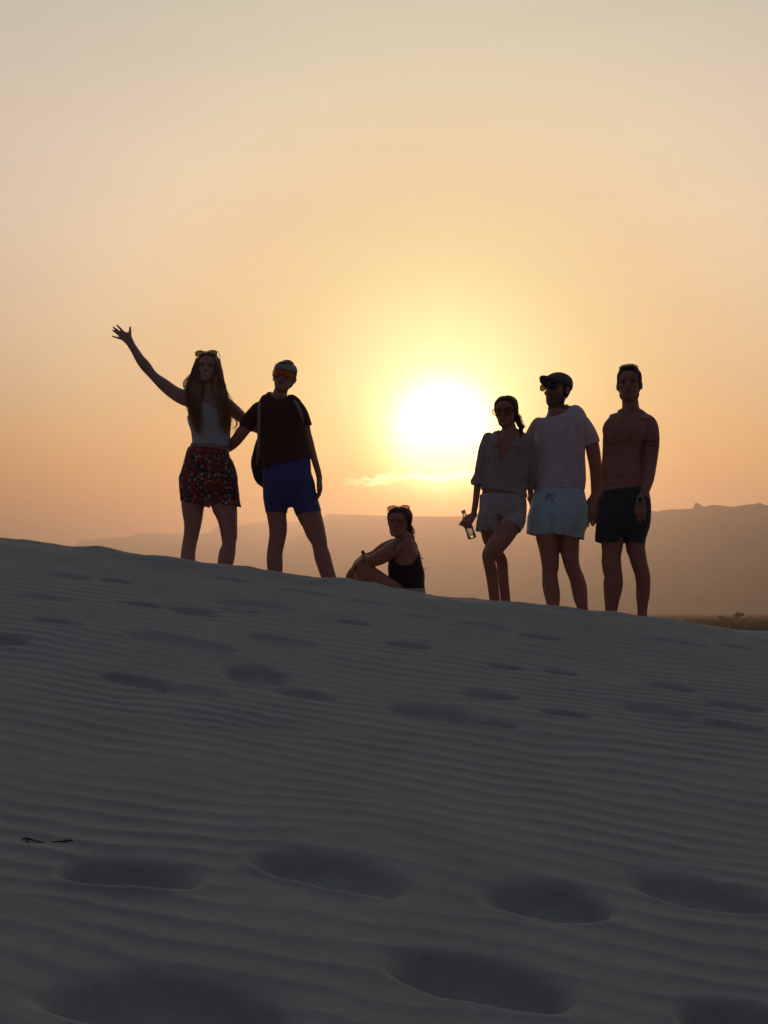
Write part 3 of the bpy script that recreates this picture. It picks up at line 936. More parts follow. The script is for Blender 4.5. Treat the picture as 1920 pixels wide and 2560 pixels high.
m_white = cloth_mat('white_rib_cotton', (.50, .49, .49), thin=.10)
m_floral = cloth_mat('floral_print_cotton', (1, 1, 1), colfn=floral)
m_darktee = cloth_mat('dark_maroon_jersey', (.085, .026, .022))
m_blue = cloth_mat('indigo_stretch_jersey', (.065, .055, .20), rough=.6)
m_strap = cloth_mat('grey_webbing', (.30, .24, .23))
m_bag = cloth_mat('dark_bag_nylon', (.075, .055, .05), rough=.6)
m_band = cloth_mat('greyish_headband_knit', (.34, .28, .27))
m_tank = cloth_mat('dark_ribbed_jersey', (.032, .018, .018))
m_pale = cloth_mat('pale_grey_cotton', (.34, .32, .34))
m_stripe = cloth_mat('striped_thin_cotton', (1, 1, 1), thin=.45, colfn=stripes)
m_denim = cloth_mat('faded_denim', (1, 1, 1), colfn=denim)
m_tee = cloth_mat('white_jersey', (.84, .76, .80), thin=.42)
m_swim = cloth_mat('light_blue_swim_cloth', (.50, .66, .72), rough=.7, thin=.08)
m_dark = cloth_mat('dark_grey_swim_cloth', (.045, .042, .046), rough=.7)
m_cap = cloth_mat('brown_cap_cotton', (.11, .075, .075))
h_blond = hair_mat('light_brown_hair', (.26, .14, .062), (.58, .34, .16))
h_brown = hair_mat('brown_hair', (.035, .02, .012), (.08, .045, .025))
h_dark = hair_mat('dark_hair', (.018, .012, .009), (.045, .028, .018))
SKIN1, SKIN2, SKIN3, SKIN4 = (.44, .21, .18), (.42, .18, .14), (.40, .165, .11), (.36, .14, .10)


def coords(o):
    V = np.empty(len(o.data.vertices) * 3); o.data.vertices.foreach_get('co', V)
    return V.reshape(-1, 3) + np.array(org(o))


def hair_cap(head, grow, planes, voxel=.005, extra=None, amp=.003, seed=3):
    S = Solid(); head.shell(S, grow)
    if extra: extra(S)
    V, Fq = S.fuse(voxel, 2)
    V = wrinkle(V, Fq, amp, 60, seed, (1, 1, .35))
    return cut(V, Fq, [(head.at(0, a, b), c * head.f + d * head.U, w, .0) for a, b, c, d, w in planes])


def flyaways(head, n, seed, length=.25, grow=.03, zmin=-.1, r=.0012):
    r_ = np.random.default_rng(seed); L = []
    for i in range(n):
        v = r_.normal(size=3); v /= np.linalg.norm(v)
        if v[2] < zmin: v[2] = abs(v[2])
        if v[1] > .5 and v[2] < .55: v[1] = -v[1]
        p0 = np.array((v[0] * .33, -.04 + v[1] * .42, .05 + v[2] * .44)) ; dirv = v * .5 + r_.normal(size=3) * .8 + np.array((.3, 0, -.1)); dirv /= np.linalg.norm(dirv)
        pts = [head.at(*(p0 + dirv * length * s * (1 - .3 * s) + np.array((0, 0, -.10 * s * s)) + r_.normal(size=3) * .004)) for s in np.linspace(0, 1, 7)]
        L.append((pts, r, .0003))
    return L


# ================================================================== 1 waving woman
f = Fig(7.2)
p = thing('person', 'woman with long loose hair waving one raised arm, in white crop top and floral shorts', 'person',
          Vector((f.pt(2, 420, 1000)[0], 7.2, float(ground(f.pt(2, 420, 1000)[0], 7.2)))), 'friends on the dune crest')
hd = Head(f.pt(1, 1078, 588), .2085, yaw=2, pitch=-2, roll=2, wide=.92)
S = Solid(); hd.build(S, ears=False)
TOR1 = [(900, 925, 1245, .48), (960, 880, 1285, .5), (1060, 862, 1302, .55), (1150, 887, 1313, .60), (1240, 908, 1309, .58), (1330, 918, 1306, .58), (1400, 910, 1308, .60)]
HIP1 = [(260, 172, 655, .62), (400, 146, 695, .66), (540, 135, 705, .68), (650, 160, 700, .55)]
S.tube(f.e(1, TOR1, sc=.965) + f.e(2, HIP1, sc=.93), 26, power=2.3)
S.tube(f.c(1, [(1078, 690, 66), (1080, 780, 70), (1083, 860, 82), (1085, 930, 120, .6)], ratio=1.05), 18)
S.tube(f.c(1, [(925, 915, 70), (850, 895, 84), (735, 842, 73), (610, 745, 64), (510, 658, 48), (430, 560, 57), (375, 490, 50), (320, 400, 42), (284, 342, 40)], ratio=.95), 18)
S.tube(f.c(1, [(294, 362, 40, .8), (270, 318, 43, .6), (235, 268, 54, .42), (196, 240, 47, .36)]), 16, power=2.4)
for fing in ([(222, 240, 15), (196, 203, 13), (165, 168, 11.5), (134, 137, 9)], [(200, 250, 15), (163, 212, 13), (130, 183, 11.5), (95, 156, 9)],
             [(185, 260, 14.5), (152, 234, 12.5), (121, 211, 11), (90, 188, 9)], [(185, 278, 14), (152, 271, 11.5), (119, 261, 10), (86, 250, 8.5)],
             [(258, 285, 24), (268, 238, 18), (270, 195, 14.5), (272, 156, 10)]):
    S.tube(f.c(1, fing, ratio=1.0), 12)
S.tube(f.c(1, [(1225, 930, 76), (1300, 985, 72), (1390, 1060, 66, 1, .06), (1450, 1110, 60, 1, .15), (1560, 1195, 52, 1, .21), (1700, 1250, 42, 1, .22), (1740, 1262, 38, 1, .22)]), 18)
hand(S, f.pt(1, 1745, 1263, .22), (1, 0, -.2), (0, -1, 0), (0, 0, 1), .165, 15)
L1 = f.e(2, [(540, 140, 395), (710, 135, 380), (850, 150, 365), (950, 166, 347), (1060, 164, 322), (1150, 150, 300), (1250, 135, 285), (1340, 132, 283)], 1.05)
L2 = f.e(2, [(540, 430, 700), (760, 450, 720), (850, 490, 722), (950, 525, 720), (1080, 550, 720), (1120, 555, 710), (1170, 560, 705), (1250, 530, 700), (1330, 515, 685), (1400, 512, 662)], 1.05)
leg_to_ground(S, L1, (-.3, -1, 0)); leg_to_ground(S, L2, (.15, -1, 0))
body_ob(S, hd, p, SKIN1, smile=True, hands=[f.pt(1, 190, 230)])
S = Solid(); S.tube(f.e(1, TOR1, sc=1.0, grow=.004) + f.e(2, HIP1[:1]), 28, power=2.3)
tank = cloth_ob('crop_top', S, m_white, p, .006, [(f.pt(1, 1110, 1384), (-.06, 0, -1), None, .006), (f.pt(1, 1090, 978, -.08), (.42, -.75, 1), None, .004),
                (f.pt(1, 925, 1000), (-1, 0, .55), lambda V: V[:, 2] > f.pt(1, 0, 1085)[2], 0), (f.pt(1, 1255, 1000), (1, 0, .55), lambda V: V[:, 2] > f.pt(1, 0, 1085)[2], 0)], wr=(.003, 11, 2))
for x, q in ((985, -1), (1185, 1)):
    V, Fc = strand_mesh([(catmull([f.pt(1, x, 985, -.085), f.pt(1, x - q * 8, 915, -.06), f.pt(1, x - q * 15, 885, -.005), f.pt(1, x - q * 5, 940, .065)], 4), .005, .005)], 6)
    mesh_ob('strap', V, Fc, m_white, tank)
S = Solid(); S.tube(f.e(2, [(150, 240, 646, .62), (195, 208, 652, .66), (255, 174, 662, .68), (330, 148, 685, .7), (440, 122, 714, .72), (560, 108, 725, .7), (650, 120, 735, .62)]), 30, power=2.3)
S.tube(f.c(2, [(262, 480, 158), (252, 640, 140), (247, 780, 136)], .98), 22); S.tube(f.c(2, [(565, 480, 158), (592, 660, 148), (612, 820, 158)], .98), 22)
xs_ = f.pt(2, 418, 700)[0]
shorts = cloth_ob('shorts', S, m_floral, p, .0065, [(f.pt(2, 440, 178), (.10, 0, 1), None, 0), (f.pt(2, 250, 738), (-.26, 0, -1), lambda V: V[:, 0] < xs_, .012),
                  (f.pt(2, 605, 764), (-.09, 0, -1), lambda V: V[:, 0] >= xs_, .012)], wr=(.009, 12, 4), creases=[(f.pt(2, 430, 430), f.pt(2, 420, 790), .018, .014)])
V, Fc = strand_mesh([(catmull([f.pt(2, 236, 172, -.03), f.pt(2, 205, 185, -.03), f.pt(2, 200, 215, -.03), f.pt(2, 172, 262, -.03)], 4), .0012, .001)], 5)
mesh_ob('drawstring', V, Fc, m_white, shorts)
# hair
parts = [hair_cap(hd, .045, [(.30, .37, .76, -.35, lambda V: (np.abs(hd.loc(V)[:, 0]) < .30) & (hd.loc(V)[:, 2] > -.6))])]
S = Solid()
dys = [-.01, -.015, -.03, -.055, -.085, -.10, -.105, -.105, -.10]
S.tube([(*f.pt(1, x, y, d), r / 4.1475 * f.mpp, r / 4.1475 * f.mpp * k) for (x, y, r, k), d in zip([(985, 500, 45, .9), (966, 600, 62, .9), (952, 700, 84, .75), (938, 800, 94, .6), (930, 900, 80, .45), (945, 1000, 68, .4), (955, 1100, 56, .4), (968, 1200, 38, .4), (985, 1260, 14, .5)], dys)], 18)
S.tube([(*f.pt(1, x, y, d), r / 4.1475 * f.mpp, r / 4.1475 * f.mpp * k) for (x, y, r, k), d in zip([(1166, 500, 40, .9), (1178, 600, 50, .9), (1189, 700, 62, .8), (1198, 800, 74, .65), (1232, 900, 62, .5), (1248, 1000, 66, .4), (1262, 1100, 60, .4), (1270, 1200, 42, .4), (1262, 1265, 14, .5)], dys)], 18)
S.tube([(*f.pt(1, 1078, y, .07), r / 4.1475 * f.mpp, r / 4.1475 * f.mpp * .4) for y, r in ((560, 140), (700, 150), (850, 165), (1000, 170), (1120, 120))], 18)
V, Fq = S.fuse(.0055, 3); V = wrinkle(V, Fq, .006, 55, 8, (1, 1, .12)); parts.append((V, Fq))
L = []
for gd, sp, n, sd in (([(1040, 440), (960, 560), (915, 690), (885, 800), (890, 950), (925, 1100), (960, 1260)], [.012, .02, .025, .028, .026, .022, .012], 60, 1),
                      ([(1050, 450), (985, 560), (965, 700), (950, 850), (960, 1000), (975, 1150), (1000, 1290)], [.012, .02, .022, .026, .028, .022, .01], 55, 2),
                      ([(1090, 440), (1180, 560), (1210, 700), (1240, 840), (1275, 960), (1300, 1100), (1290, 1260)], [.012, .014, .018, .022, .026, .026, .014], 60, 3),
                      ([(1090, 450), (1165, 570), (1190, 720), (1200, 860), (1215, 1000), (1235, 1150), (1250, 1290)], [.01, .014, .018, .022, .026, .022, .01], 55, 4)):
    L += hair_lock([f.pt(1, x, y, d - .012) for (x, y), d in zip(gd, [-.0, -.03, -.05, -.075, -.11, -.12, -.12])], sp, n, sd, r=.0021, wave=.014)
L += hair_lock([f.pt(1, x, y, -.02) for x, y in ((935, 620), (868, 690), (836, 745), (842, 790), (880, 850))], .012, 22, 5, r=.0016, wave=.008)
L += hair_lock([f.pt(1, x, y, -.06) for x, y in ((1300, 960), (1345, 1060), (1378, 1145), (1362, 1200), (1330, 1268))], [.018, .016, .010, .008, .012], 16, 6, r=.0012, wave=.012)
L += hair_lock([f.pt(1, x, y, -.06) for x, y in ((1230, 740), (1265, 820), (1300, 900), (1340, 1000))], [.01, .012, .016, .02], 14, 7, r=.001, wave=.012)
L += flyaways(hd, 26, 11, .22)
parts.append(strand_mesh(L, 4))
V, Fc = join(parts); mesh_ob('hair', V, Fc, h_blond, p)
glasses('dark framed sunglasses pushed up on the head of the waving woman', f.pt(1, 1057, 428, -.055), (1, 0, .03), (0, .10, .99), (0, -.99, .10), 234 / 4.1475 * f.mpp, m_lens, .12, lens_h=.040, spread=.002)

# ================================================================== 2 woman with shield glasses
f = Fig(7.15)
p = thing('person', 'person in headband and red mirrored shield glasses, dark T-shirt and tight indigo shorts, legs apart', 'person',
          Vector((f.pt(2, 1300, 1000)[0], 7.15, float(ground(f.pt(2, 1300, 1000)[0], 7.15)))), 'friends on the dune crest')
hd = Head(f.pt(3, 706, 536), .2085, yaw=4, pitch=-4, roll=8, wide=.98)
S = Solid(); hd.build(S)
TOR2 = [(905, 380, 895, .5), (960, 290, 955, .52), (1100, 268, 1005, .56), (1300, 280, 1038, .58), (1450, 290, 1060, .6), (1640, 300, 1085, .6), (1800, 330, 1105, .6)]
HIP2 = [(330, 1000, 1478, .64), (450, 987, 1488, .66), (570, 982, 1522, .64), (660, 1000, 1530, .5)]
S.tube(f.e(3, TOR2, sc=.95) + f.e(2, HIP2, sc=.97), 26, power=2.3)
S.tube(f.c(3, [(665, 700, 105), (640, 790, 118), (630, 860, 140), (625, 930, 190, .6)], 1.0), 18)
S.tube(f.c(1, [(1610, 1010, 74), (1560, 1070, 72), (1500, 1155, 70), (1430, 1250, 64), (1370, 1330, 60, 1, .05), (1310, 1385, 57, 1, .12), (1220, 1440, 48, 1, .2), (1130, 1470, 38, 1, .22)]), 18)
hand(S, f.pt(1, 1120, 1473, .22), (-1, 0, -.15), (0, -1, 0), (0, 0, 1), .17, 12)
S.tube(f.c(3, [(930, 1020, 80), (1000, 1130, 76), (1045, 1280, 66), (1075, 1420, 62), (1115, 1560, 60), (1145, 1680, 57), (1190, 1850, 55), (1240, 2020, 51), (1268, 2140, 47)], .95), 18)
hand(S, f.pt(2, 1570, 490), (.03, -.12, -1), (-.8, -.25, 0), (-.35, -1, 0), .172, 22, 6)
L1 = f.e(2, [(600, 988, 1250), (700, 992, 1252), (850, 1022, 1230), (950, 1040, 1235), (1020, 1048, 1235), (1080, 1048, 1225), (1150, 1040, 1210), (1250, 1025, 1190), (1340, 1022, 1190), (1450, 1035, 1190)], 1.05)
L2 = f.e(2, [(600, 1258, 1528), (700, 1275, 1552), (860, 1335, 1597), (950, 1383, 1620), (1050, 1426, 1640)], 1.05, sc=.96) + f.e(9, [(360, 1363, 1467), (400, 1376, 1470), (450, 1384, 1487), (500, 1400, 1499), (550, 1418, 1512), (590, 1434, 1523)], 1.05, sc=.95)
leg_to_ground(S, L1, (-.1, -1, 0)); leg_to_ground(S, L2, (.3, -1, 0))
body_ob(S, hd, p, SKIN2, smile=False, hands=[f.pt(2, 1575, 600)])
S = Solid(); S.tube(f.e(3, TOR2, sc=1.0, grow=.003) + f.e(2, HIP2[:2], grow=.014), 28, power=2.3)
S.tube(f.c(1, [(1610, 1005, 84), (1560, 1062, 84), (1510, 1132, 85), (1450, 1235, 84), (1400, 1320, 82)]), 20)
S.tube(f.c(3, [(925, 1010, 95), (985, 1105, 94), (1032, 1220, 90), (1075, 1350, 88)], .95), 20)
S.tube(f.c(3, [(770, 845, 40), (835, 858, 52), (900, 915, 58), (950, 980, 52)], .9), 14); S.tube(f.c(3, [(450, 915, 35), (395, 918, 44), (330, 965, 48)], .9), 14)
xl, xr, zr = f.pt(1, 1566, 0)[0], f.pt(3, 1046, 0)[0], f.pt(3, 0, 1430)[2]
tee = cloth_ob('t_shirt', S, m_darktee, p, .006, [(f.pt(2, 1240, 322), (.24, 0, -1), lambda V: (V[:, 2] < f.pt(2, 0, 60)[2]) & (V[:, 0] < f.pt(2, 1540, 0)[0]), .008), (f.pt(1, 1475, 1212), (-.5, 0, -.86), lambda V: V[:, 0] < xl, .004),
               (f.pt(3, 1066, 1306), (.30, 0, -.95), lambda V: (V[:, 0] > xr) & (V[:, 2] > zr), .004), (f.pt(3, 622, 880, -.0), (-.05, -.45, .9), .060, 0)], wr=(.0065, 8, 5))
S = Solid(); S.tube(f.e(2, [(230, 1000, 1470, .64)] + HIP2, grow=.003), 28, power=2.3)
S.tube([(*a[:3], a[3] + .004, a[4] + .004) for a in L1[:5]], 22); S.tube([(*a[:3], a[3] + .004, a[4] + .004) for a in L2[:5]], 22)
xs_ = f.pt(2, 1268, 700)[0]
cloth_ob('shorts', S, m_blue, p, .006, [(f.pt(2, 1240, 262), (0, 0, 1), None, 0), (f.pt(2, 1120, 838), (0, 0, -1), lambda V: V[:, 0] < xs_, .003), (f.pt(2, 1460, 842), (.22, 0, -1), lambda V: V[:, 0] >= xs_, .003)], wr=(.0018, 12, 6))
V, Fq = hair_cap(hd, .035, [(.30, .34, .80, -.50, lambda V: hd.loc(V)[:, 2] > -.6), (-.2, -.28, 0, -1, None)], extra=lambda S: (S.ell(hd.at(.03, -.08, .50), [hd.X * .20 * hd.h, hd.f * .22 * hd.h, hd.U * .10 * hd.h])))
V, Fc = join([(V, Fq), strand_mesh(flyaways(hd, 22, 5, .18), 4)]); mesh_ob('hair', V, Fc, h_brown, p)
S = Solid(); hd.shell(S, .05); V, Fq = S.fuse(.005, 2)
V, Fq = cut(V, Fq, [(hd.at(0, .3, .345), hd.U * 1 + hd.f * .30, None, .002), (hd.at(0, .3, .175), -hd.U - hd.f * .18, None, .002)])
hb = mesh_ob('headband', V, Fq, m_band, p); md = hb.modifiers.new('thickness', 'SOLIDIFY'); md.thickness = .002
# shield glasses
t = thing('shield_glasses', 'wraparound sport glasses with one red and orange mirrored lens', 'sunglasses', Vector(hd.at(0, .46, .03)), 'sunglasses')
m_shield, N, b = material('red_mirror_lens')
a = N.new('ShaderNodeAttribute', attribute_name='across'); g = N.new('ShaderNodeTexCoord')
w_ = N.m('ADD', a.outputs['Fac'], N.m('MULTIPLY', N.m('SUBTRACT', N.noise(g.outputs['Object'], 22, 2), .5), .5))
N.put(b.inputs['Base Color'], N.ramp(w_, [(.0, (.12, .11, .02)), (.15, (.50, .22, .03)), (.32, (.55, .07, .02)), (.55, (.40, .035, .01)), (.75, (.55, .11, .02)), (.9, (.30, .22, .04)), (1, (.09, .11, .03))]))
b.inputs['Metallic'].default_value = .75; b.inputs['Roughness'].default_value = .22
V, A, top = [], [], []
ns, nt = 33, 9
for side in (0, -.006):
    for i in range(ns):
        q = -1 + 2 * i / (ns - 1); an = q * R(68)
        for j in range(nt):
            e = -1 + 2 * j / (nt - 1)
            hh = .118 * (1 - .30 * abs(q) ** 2.5); mid = .022 + .012 * abs(q)
            z = mid + e * hh
            if e < 0: z += (-e) * .105 * math.exp(-(q / .17) ** 2)
            V.append(hd.at(math.sin(an) * .385, .06 + math.cos(an) * .375 + side, z)); A.append((q + 1) / 2)
Fc = []
ix = lambda s, i, j: s * ns * nt + i * nt + j
for i in range(ns - 1):
    for j in range(nt - 1):
        Fc.append((ix(0, i, j), ix(0, i, j + 1), ix(0, i + 1, j + 1), ix(0, i + 1, j))); Fc.append((ix(1, i, j), ix(1, i + 1, j), ix(1, i + 1, j + 1), ix(1, i, j + 1)))
for i in range(ns - 1):
    for j in (0, nt - 1): Fc.append((ix(0, i, j), ix(0, i + 1, j), ix(1, i + 1, j), ix(1, i, j)))
o = mesh_ob('lens', V, Fc, m_shield, t); attr(o, 'across', A)
V = np.array(V)
topl = [V[ix(0, i, nt - 1)] + hd.U * .001 for i in range(ns)]
Vs, Fs = strand_mesh([(topl, .0022, .0022)], 6); mesh_ob('frame', Vs, Fs, m_black, t)
for q, i in ((-1, 0), (1, ns - 1)):
    s0 = V[ix(0, i, nt - 2)]
    Vs, Fs = strand_mesh([(catmull([s0, hd.at(q * .385, .05, .03), hd.at(q * .385, -.10, .02), hd.at(q * .37, -.17, -.05)], 3), .0024, .0016)], 6); mesh_ob('temple', Vs, Fs, m_black, t)
# drawstring backpack
t = thing('drawstring_backpack', 'dark drawstring backpack with pale straps worn by the person in shield glasses', 'backpack', Vector(f.pt(2, 1040, 400, .17)))
S = Solid(); S.tube(f.c(2, [(1110, 20, 120, .5, .16), (1080, 120, 170, .5, .17), (1050, 230, 178, .5, .17), (1030, 350, 165, .5, .16), (1035, 470, 140, .5, .15), (1060, 560, 80, .5, .14)]), 26, power=2.6)
V, Fq = S.fuse(.007, 3); V = wrinkle(V, Fq, .012, 11, 15, (1, 1, .6)); mesh_ob('bag', V, Fq, m_bag, t)
S = Solid()
S.tube(f.c(3, [(420, 900, 26, .16, .03), (350, 925, 27, .16, -.03), (308, 985, 27, .16, -.062), (302, 1150, 27, .16, -.062), (300, 1350, 26, .16, -.060), (300, 1560, 25, .16, -.055), (290, 1740, 23, .16, -.03), (262, 1930, 20, .16, .06)]), 10, power=3)
V, Fq = S.V[0], S.Fc; mesh_ob('strap', V, Fq, m_strap, t)
S = Solid()
S.tube(f.c(3, [(800, 880, 26, .16, .04), (850, 900, 27, .16, -.02), (905, 960, 28, .16, -.078), (955, 1050, 28, .16, -.082), (985, 1150, 26, .16, -.070), (1010, 1260, 22, .16, -.03), (1000, 1400, 20, .16, .09)]), 10, power=3)
mesh_ob('strap', S.V[0], S.Fc, m_strap, t)

# ================================================================== 3 seated woman
f = Fig(7.6)
p = thing('person', 'seated woman in dark backless top, arm resting on raised knee, face turned to the camera', 'person',
          Vector((f.pt(4, 1150, 1500)[0], 7.6, float(ground(f.pt(4, 1150, 1500)[0], 7.6)))), 'friends on the dune crest')
hd = Head(f.pt(4, 1056, 514), .199, yaw=24, pitch=2, roll=3, wide=1.12)
S = Solid(); hd.build(S, ears=False)
TOR3 = [(735, 985, 1262, .9), (800, 965, 1285, .95), (900, 945, 1322, .95), (1000, 925, 1355, .92), (1100, 900, 1385, .85), (1190, 892, 1402, .80), (1300, 903, 1428, .8), (1400, 918, 1425, .85), (1530, 905, 1430, .9), (1640, 900, 1440, .95), (1760, 930, 1420, .8)]
S.tube(f.e(4, TOR3, sc=.965), 26, power=2.2)
S.tube(f.c(4, [(1062, 670, 92), (1085, 720, 98), (1110, 790, 120)], 1.0), 18)
S.tube(f.c(4, [(1040, 860, 112, .9, -.05), (960, 905, 118, .9, -.08), (850, 985, 112, .9, -.10), (740, 1045, 104, .9, -.11), (640, 1075, 88, .9, -.10), (585, 1060, 66, .9, -.08), (540, 1040, 50, .9, -.07)]), 18)
hand(S, f.pt(4, 535, 1036, -.07), (-.72, .1, -.55), (-.2, .2, -1), (.2, -1, .1), .150, 34)
S.tube(f.c(4, [(1020, 830, 95, .9, .10), (930, 850, 92, .9, .12), (800, 905, 80, .9, .10), (690, 975, 62, .9, .07), (590, 1005, 48, .9, .03), (520, 1010, 40, .9, .0)]), 16)
hand(S, f.pt(4, 525, 1008, 0), (-.70, -.2, -.6), (-.3, -.1, -1), (.1, 1, 0), .150, 36)
S.tube(f.c(4, [(1150, 1640, 160, 1, -.05), (960, 1545, 165, 1, -.07), (800, 1430, 155, 1, -.09), (670, 1310, 135, 1, -.09), (560, 1205, 100, 1, -.08), (500, 1172, 80, 1, -.07)]), 20)
leg_to_ground(S, f.c(4, [(520, 1185, 88, 1, -.07), (500, 1280, 108, 1, -.07), (490, 1400, 110, 1, -.07), (455, 1510, 84, 1, -.07)]), (-1, -.25, 0))
S.tube(f.c(4, [(1120, 1640, 140, 1, .10), (900, 1500, 132, 1, .11), (700, 1340, 112, 1, .10), (540, 1240, 92, 1, .09), (430, 1205, 82, 1, .08)]), 20)
leg_to_ground(S, f.c(4, [(425, 1210, 86, 1, .08), (360, 1300, 92, 1, .08), (330, 1410, 88, 1, .08), (318, 1500, 74, 1, .08)]), (-1, -.1, 0))
body_ob(S, hd, p, SKIN3, smile=False, hands=[f.pt(4, 440, 1040)])
S = Solid(); S.tube(f.e(4, TOR3, sc=1.0, grow=.004), 28, power=2.2)
top3 = cloth_ob('backless_top', S, m_tank, p, .006, [(f.pt(4, 1120, 985), (-.05, -.2, 1), None, .004), (f.pt(4, 1135, 955), (0, -1, 0), .0955, 0), (f.pt(4, 1150, 1610), (0, 0, -1), None, 0)], wr=(.0035, 12, 7))
for pts, r in (([f.pt(4, 940, 1110, -.10), f.pt(4, 955, 980, -.12), f.pt(4, 1010, 830, -.14), f.pt(4, 1130, 735, -.05), f.pt(4, 1200, 735, .05)], .004),
               ([f.pt(4, 1200, 730, -.05), f.pt(4, 1262, 722, .0), f.pt(4, 1272, 750, .0), f.pt(4, 1250, 770, .0), f.pt(4, 1285, 800, 0), f.pt(4, 1330, 868, 0)], .0035)):
    V, Fc = strand_mesh([(catmull(pts, 5), r, r * .8)], 6); mesh_ob('strap', V, Fc, m_tank, top3)
S = Solid(); S.tube(f.e(4, TOR3[7:], grow=.008), 26, power=2.2)
S.tube(f.c(4, [(1120, 1620, 152, 1, -.05), (960, 1530, 150, 1, -.07), (800, 1400, 140, 1, -.09), (740, 1345, 135, 1, -.09)]), 20); S.tube(f.c(4, [(1100, 1620, 145, 1, .10), (900, 1500, 140, 1, .11), (760, 1390, 128, 1, .1)]), 20)
cloth_ob('shorts', S, m_pale, p, .007, [(f.pt(4, 1150, 1490), (0, 0, 1), lambda V: V[:, 0] > f.pt(4, 960, 0)[0], 0), (f.pt(4, 865, 1440), (-.75, 0, .66), None, .006)], wr=(.004, 12, 9))
V, Fq = hair_cap(hd, .05, [(.30, .36, .80, -.42, lambda V: hd.loc(V)[:, 2] > -.5), (-.1, -.42, 0, -1, None)])
S = Solid(); S.tube(f.c(4, [(1180, 560, 60, 1, .04), (1215, 640, 48, 1, .04), (1240, 720, 32, 1, .02), (1262, 780, 30, 1, 0), (1290, 840, 26, 1, 0), (1330, 960, 24, 1, 0), (1365, 1060, 14, 1, 0)]), 14)
bv, bf = S.fuse(.005, 2); bv = wrinkle(bv, bf, .006, 50, 5)
L = flyaways(hd, 22, 8, .2)
L += hair_lock([f.pt(4, x, y, 0) for x, y in ((1230, 560), (1272, 640), (1262, 700), (1290, 800))], .012, 16, 21, r=.0009, wave=.01)
L += hair_lock([f.pt(4, x, y, 0) for x, y in ((1300, 850), (1340, 960), (1375, 1030), (1425, 1050))], .010, 14, 22, r=.0009, wave=.01)
L += hair_lock([f.pt(4, x, y, 0) for x, y in ((1350, 1150), (1400, 1193), (1440, 1190), (1478, 1168))], .005, 10, 23, r=.0011, wave=.006)
V, Fc = join([(V, Fq), (bv, bf), strand_mesh(L, 4)]); mesh_ob('hair', V, Fc, h_brown, p)
glasses('pink tinted sunglasses pushed up on the head of the seated woman', f.pt(4, 1045, 303, -.05), (1, 0, .04), (0, .10, .99), (0, -.99, .10), 318 / 5.925 * f.mpp, m_lens_pink, .11, lens_h=.042, spread=.004)
t = thing('wristwatch', 'dark wristwatch on the arm resting on the seated woman\'s knee', 'watch', Vector(f.pt(4, 520, 985, -.03)))
def loop(c, ax, ay, n=20): return [np.asarray(c) + np.asarray(ax) * math.cos(a) + np.asarray(ay) * math.sin(a) for a in np.linspace(0, 2 * np.pi, n)]
V, Fc = strand_mesh([(loop(f.pt(4, 520, 1046, -.03), np.array((.010, -.024, .006)), np.array((.006, .006, .026))), .0035, .0035)], 6); mesh_ob('strap', V, Fc, m_black, t)
S = Solid(); S.tube([(*f.pt(4, 515, 955, -.03), .012, .012), (*f.pt(4, 516, 944, -.03), .012, .012)], 16, k=2, power=3, up=(1, 0, 0)); mesh_ob('case', S.V[0], S.Fc, m_black, t)

# ================================================================== 4 woman with the bottle
f = Fig(7.35)
p = thing('person', 'woman in striped shirt and denim shorts standing with crossed legs, bottle in hand', 'person',
          Vector((f.pt(6, 760, 1500)[0], 7.35, float(ground(f.pt(6, 760, 1500)[0], 7.35)))), 'friends on the dune crest')
hd = Head(f.pt(5, 862, 415), .2060, yaw=24, pitch=6, roll=-2, wide=1.03)
S = Solid(); hd.build(S, ears=False)
TOR4 = [(740, 690, 1110, .48), (800, 590, 1220, .5), (900, 550, 1240, .52), (1050, 528, 1225, .55), (1200, 515, 1195, .56), (1400, 500, 1160, .56), (1560, 492, 1150, .6)]
HIP4 = [(250, 478, 1158, .64), (400, 468, 1163, .68), (540, 470, 1150, .66), (640, 520, 1090, .5)]
S.tube(f.e(5, TOR4, sc=.95) + f.e(6, HIP4, sc=.95), 26, power=2.3)
S.tube(f.c(5, [(880, 560, 105), (900, 640, 108), (910, 710, 135), (910, 780, 200, .6)], .95), 18)
S.tube(f.c(5, [(590, 800, 72), (545, 950, 72), (512, 1100, 70), (482, 1250, 66), (455, 1400, 60), (436, 1520, 54), (424, 1620, 50), (410, 1740, 47)]) + f.c(6, [(398, 400, 46), (382, 480, 42), (366, 545, 38)]), 18)
hand(S, f.pt(6, 368, 530), (-.62, -.40, -.66), (.25, .85, -.45), (.2, -.3, 1), .165, 0, 2, thumb=.35, fold=[R(62), R(66), R(68), R(70)])
S.tube(f.c(5, [(1200, 850, 70), (1255, 980, 66), (1265, 1150, 66), (1240, 1350, 62, 1, .03), (1222, 1500, 52, 1, .07), (1222, 1620, 42, 1, .13), (1230, 1700, 36, 1, .18)]), 18)
hand(S, f.pt(5, 1232, 1710, .19), (.55, .5, -.7), (0, -1, -.2), (1, 0, .3), .16, 20)
L2 = f.c(6, [(620, 560, 150, 1, .02), (600, 700, 128, 1, .03), (630, 900, 108, 1, .04), (725, 1080, 92, 1, .05), (795, 1200, 86, 1, .05), (808, 1350, 83, 1, .05), (828, 1550, 77, 1, .05), (853, 1790, 74, 1, .05)])
L1 = f.c(6, [(985, 560, 160, 1, -.02), (930, 640, 164, 1, -.05), (835, 800, 158, 1, -.09), (725, 960, 140, 1, -.12), (615, 1090, 108, 1, -.13), (606, 1180, 92, 1, -.12), (632, 1320, 90, 1, -.09), (660, 1500, 84, 1, -.06), (692, 1780, 78, 1, -.02)])
leg_to_ground(S, L2, (.1, -1, 0)); leg_to_ground(S, L1, (-.3, -1, 0))
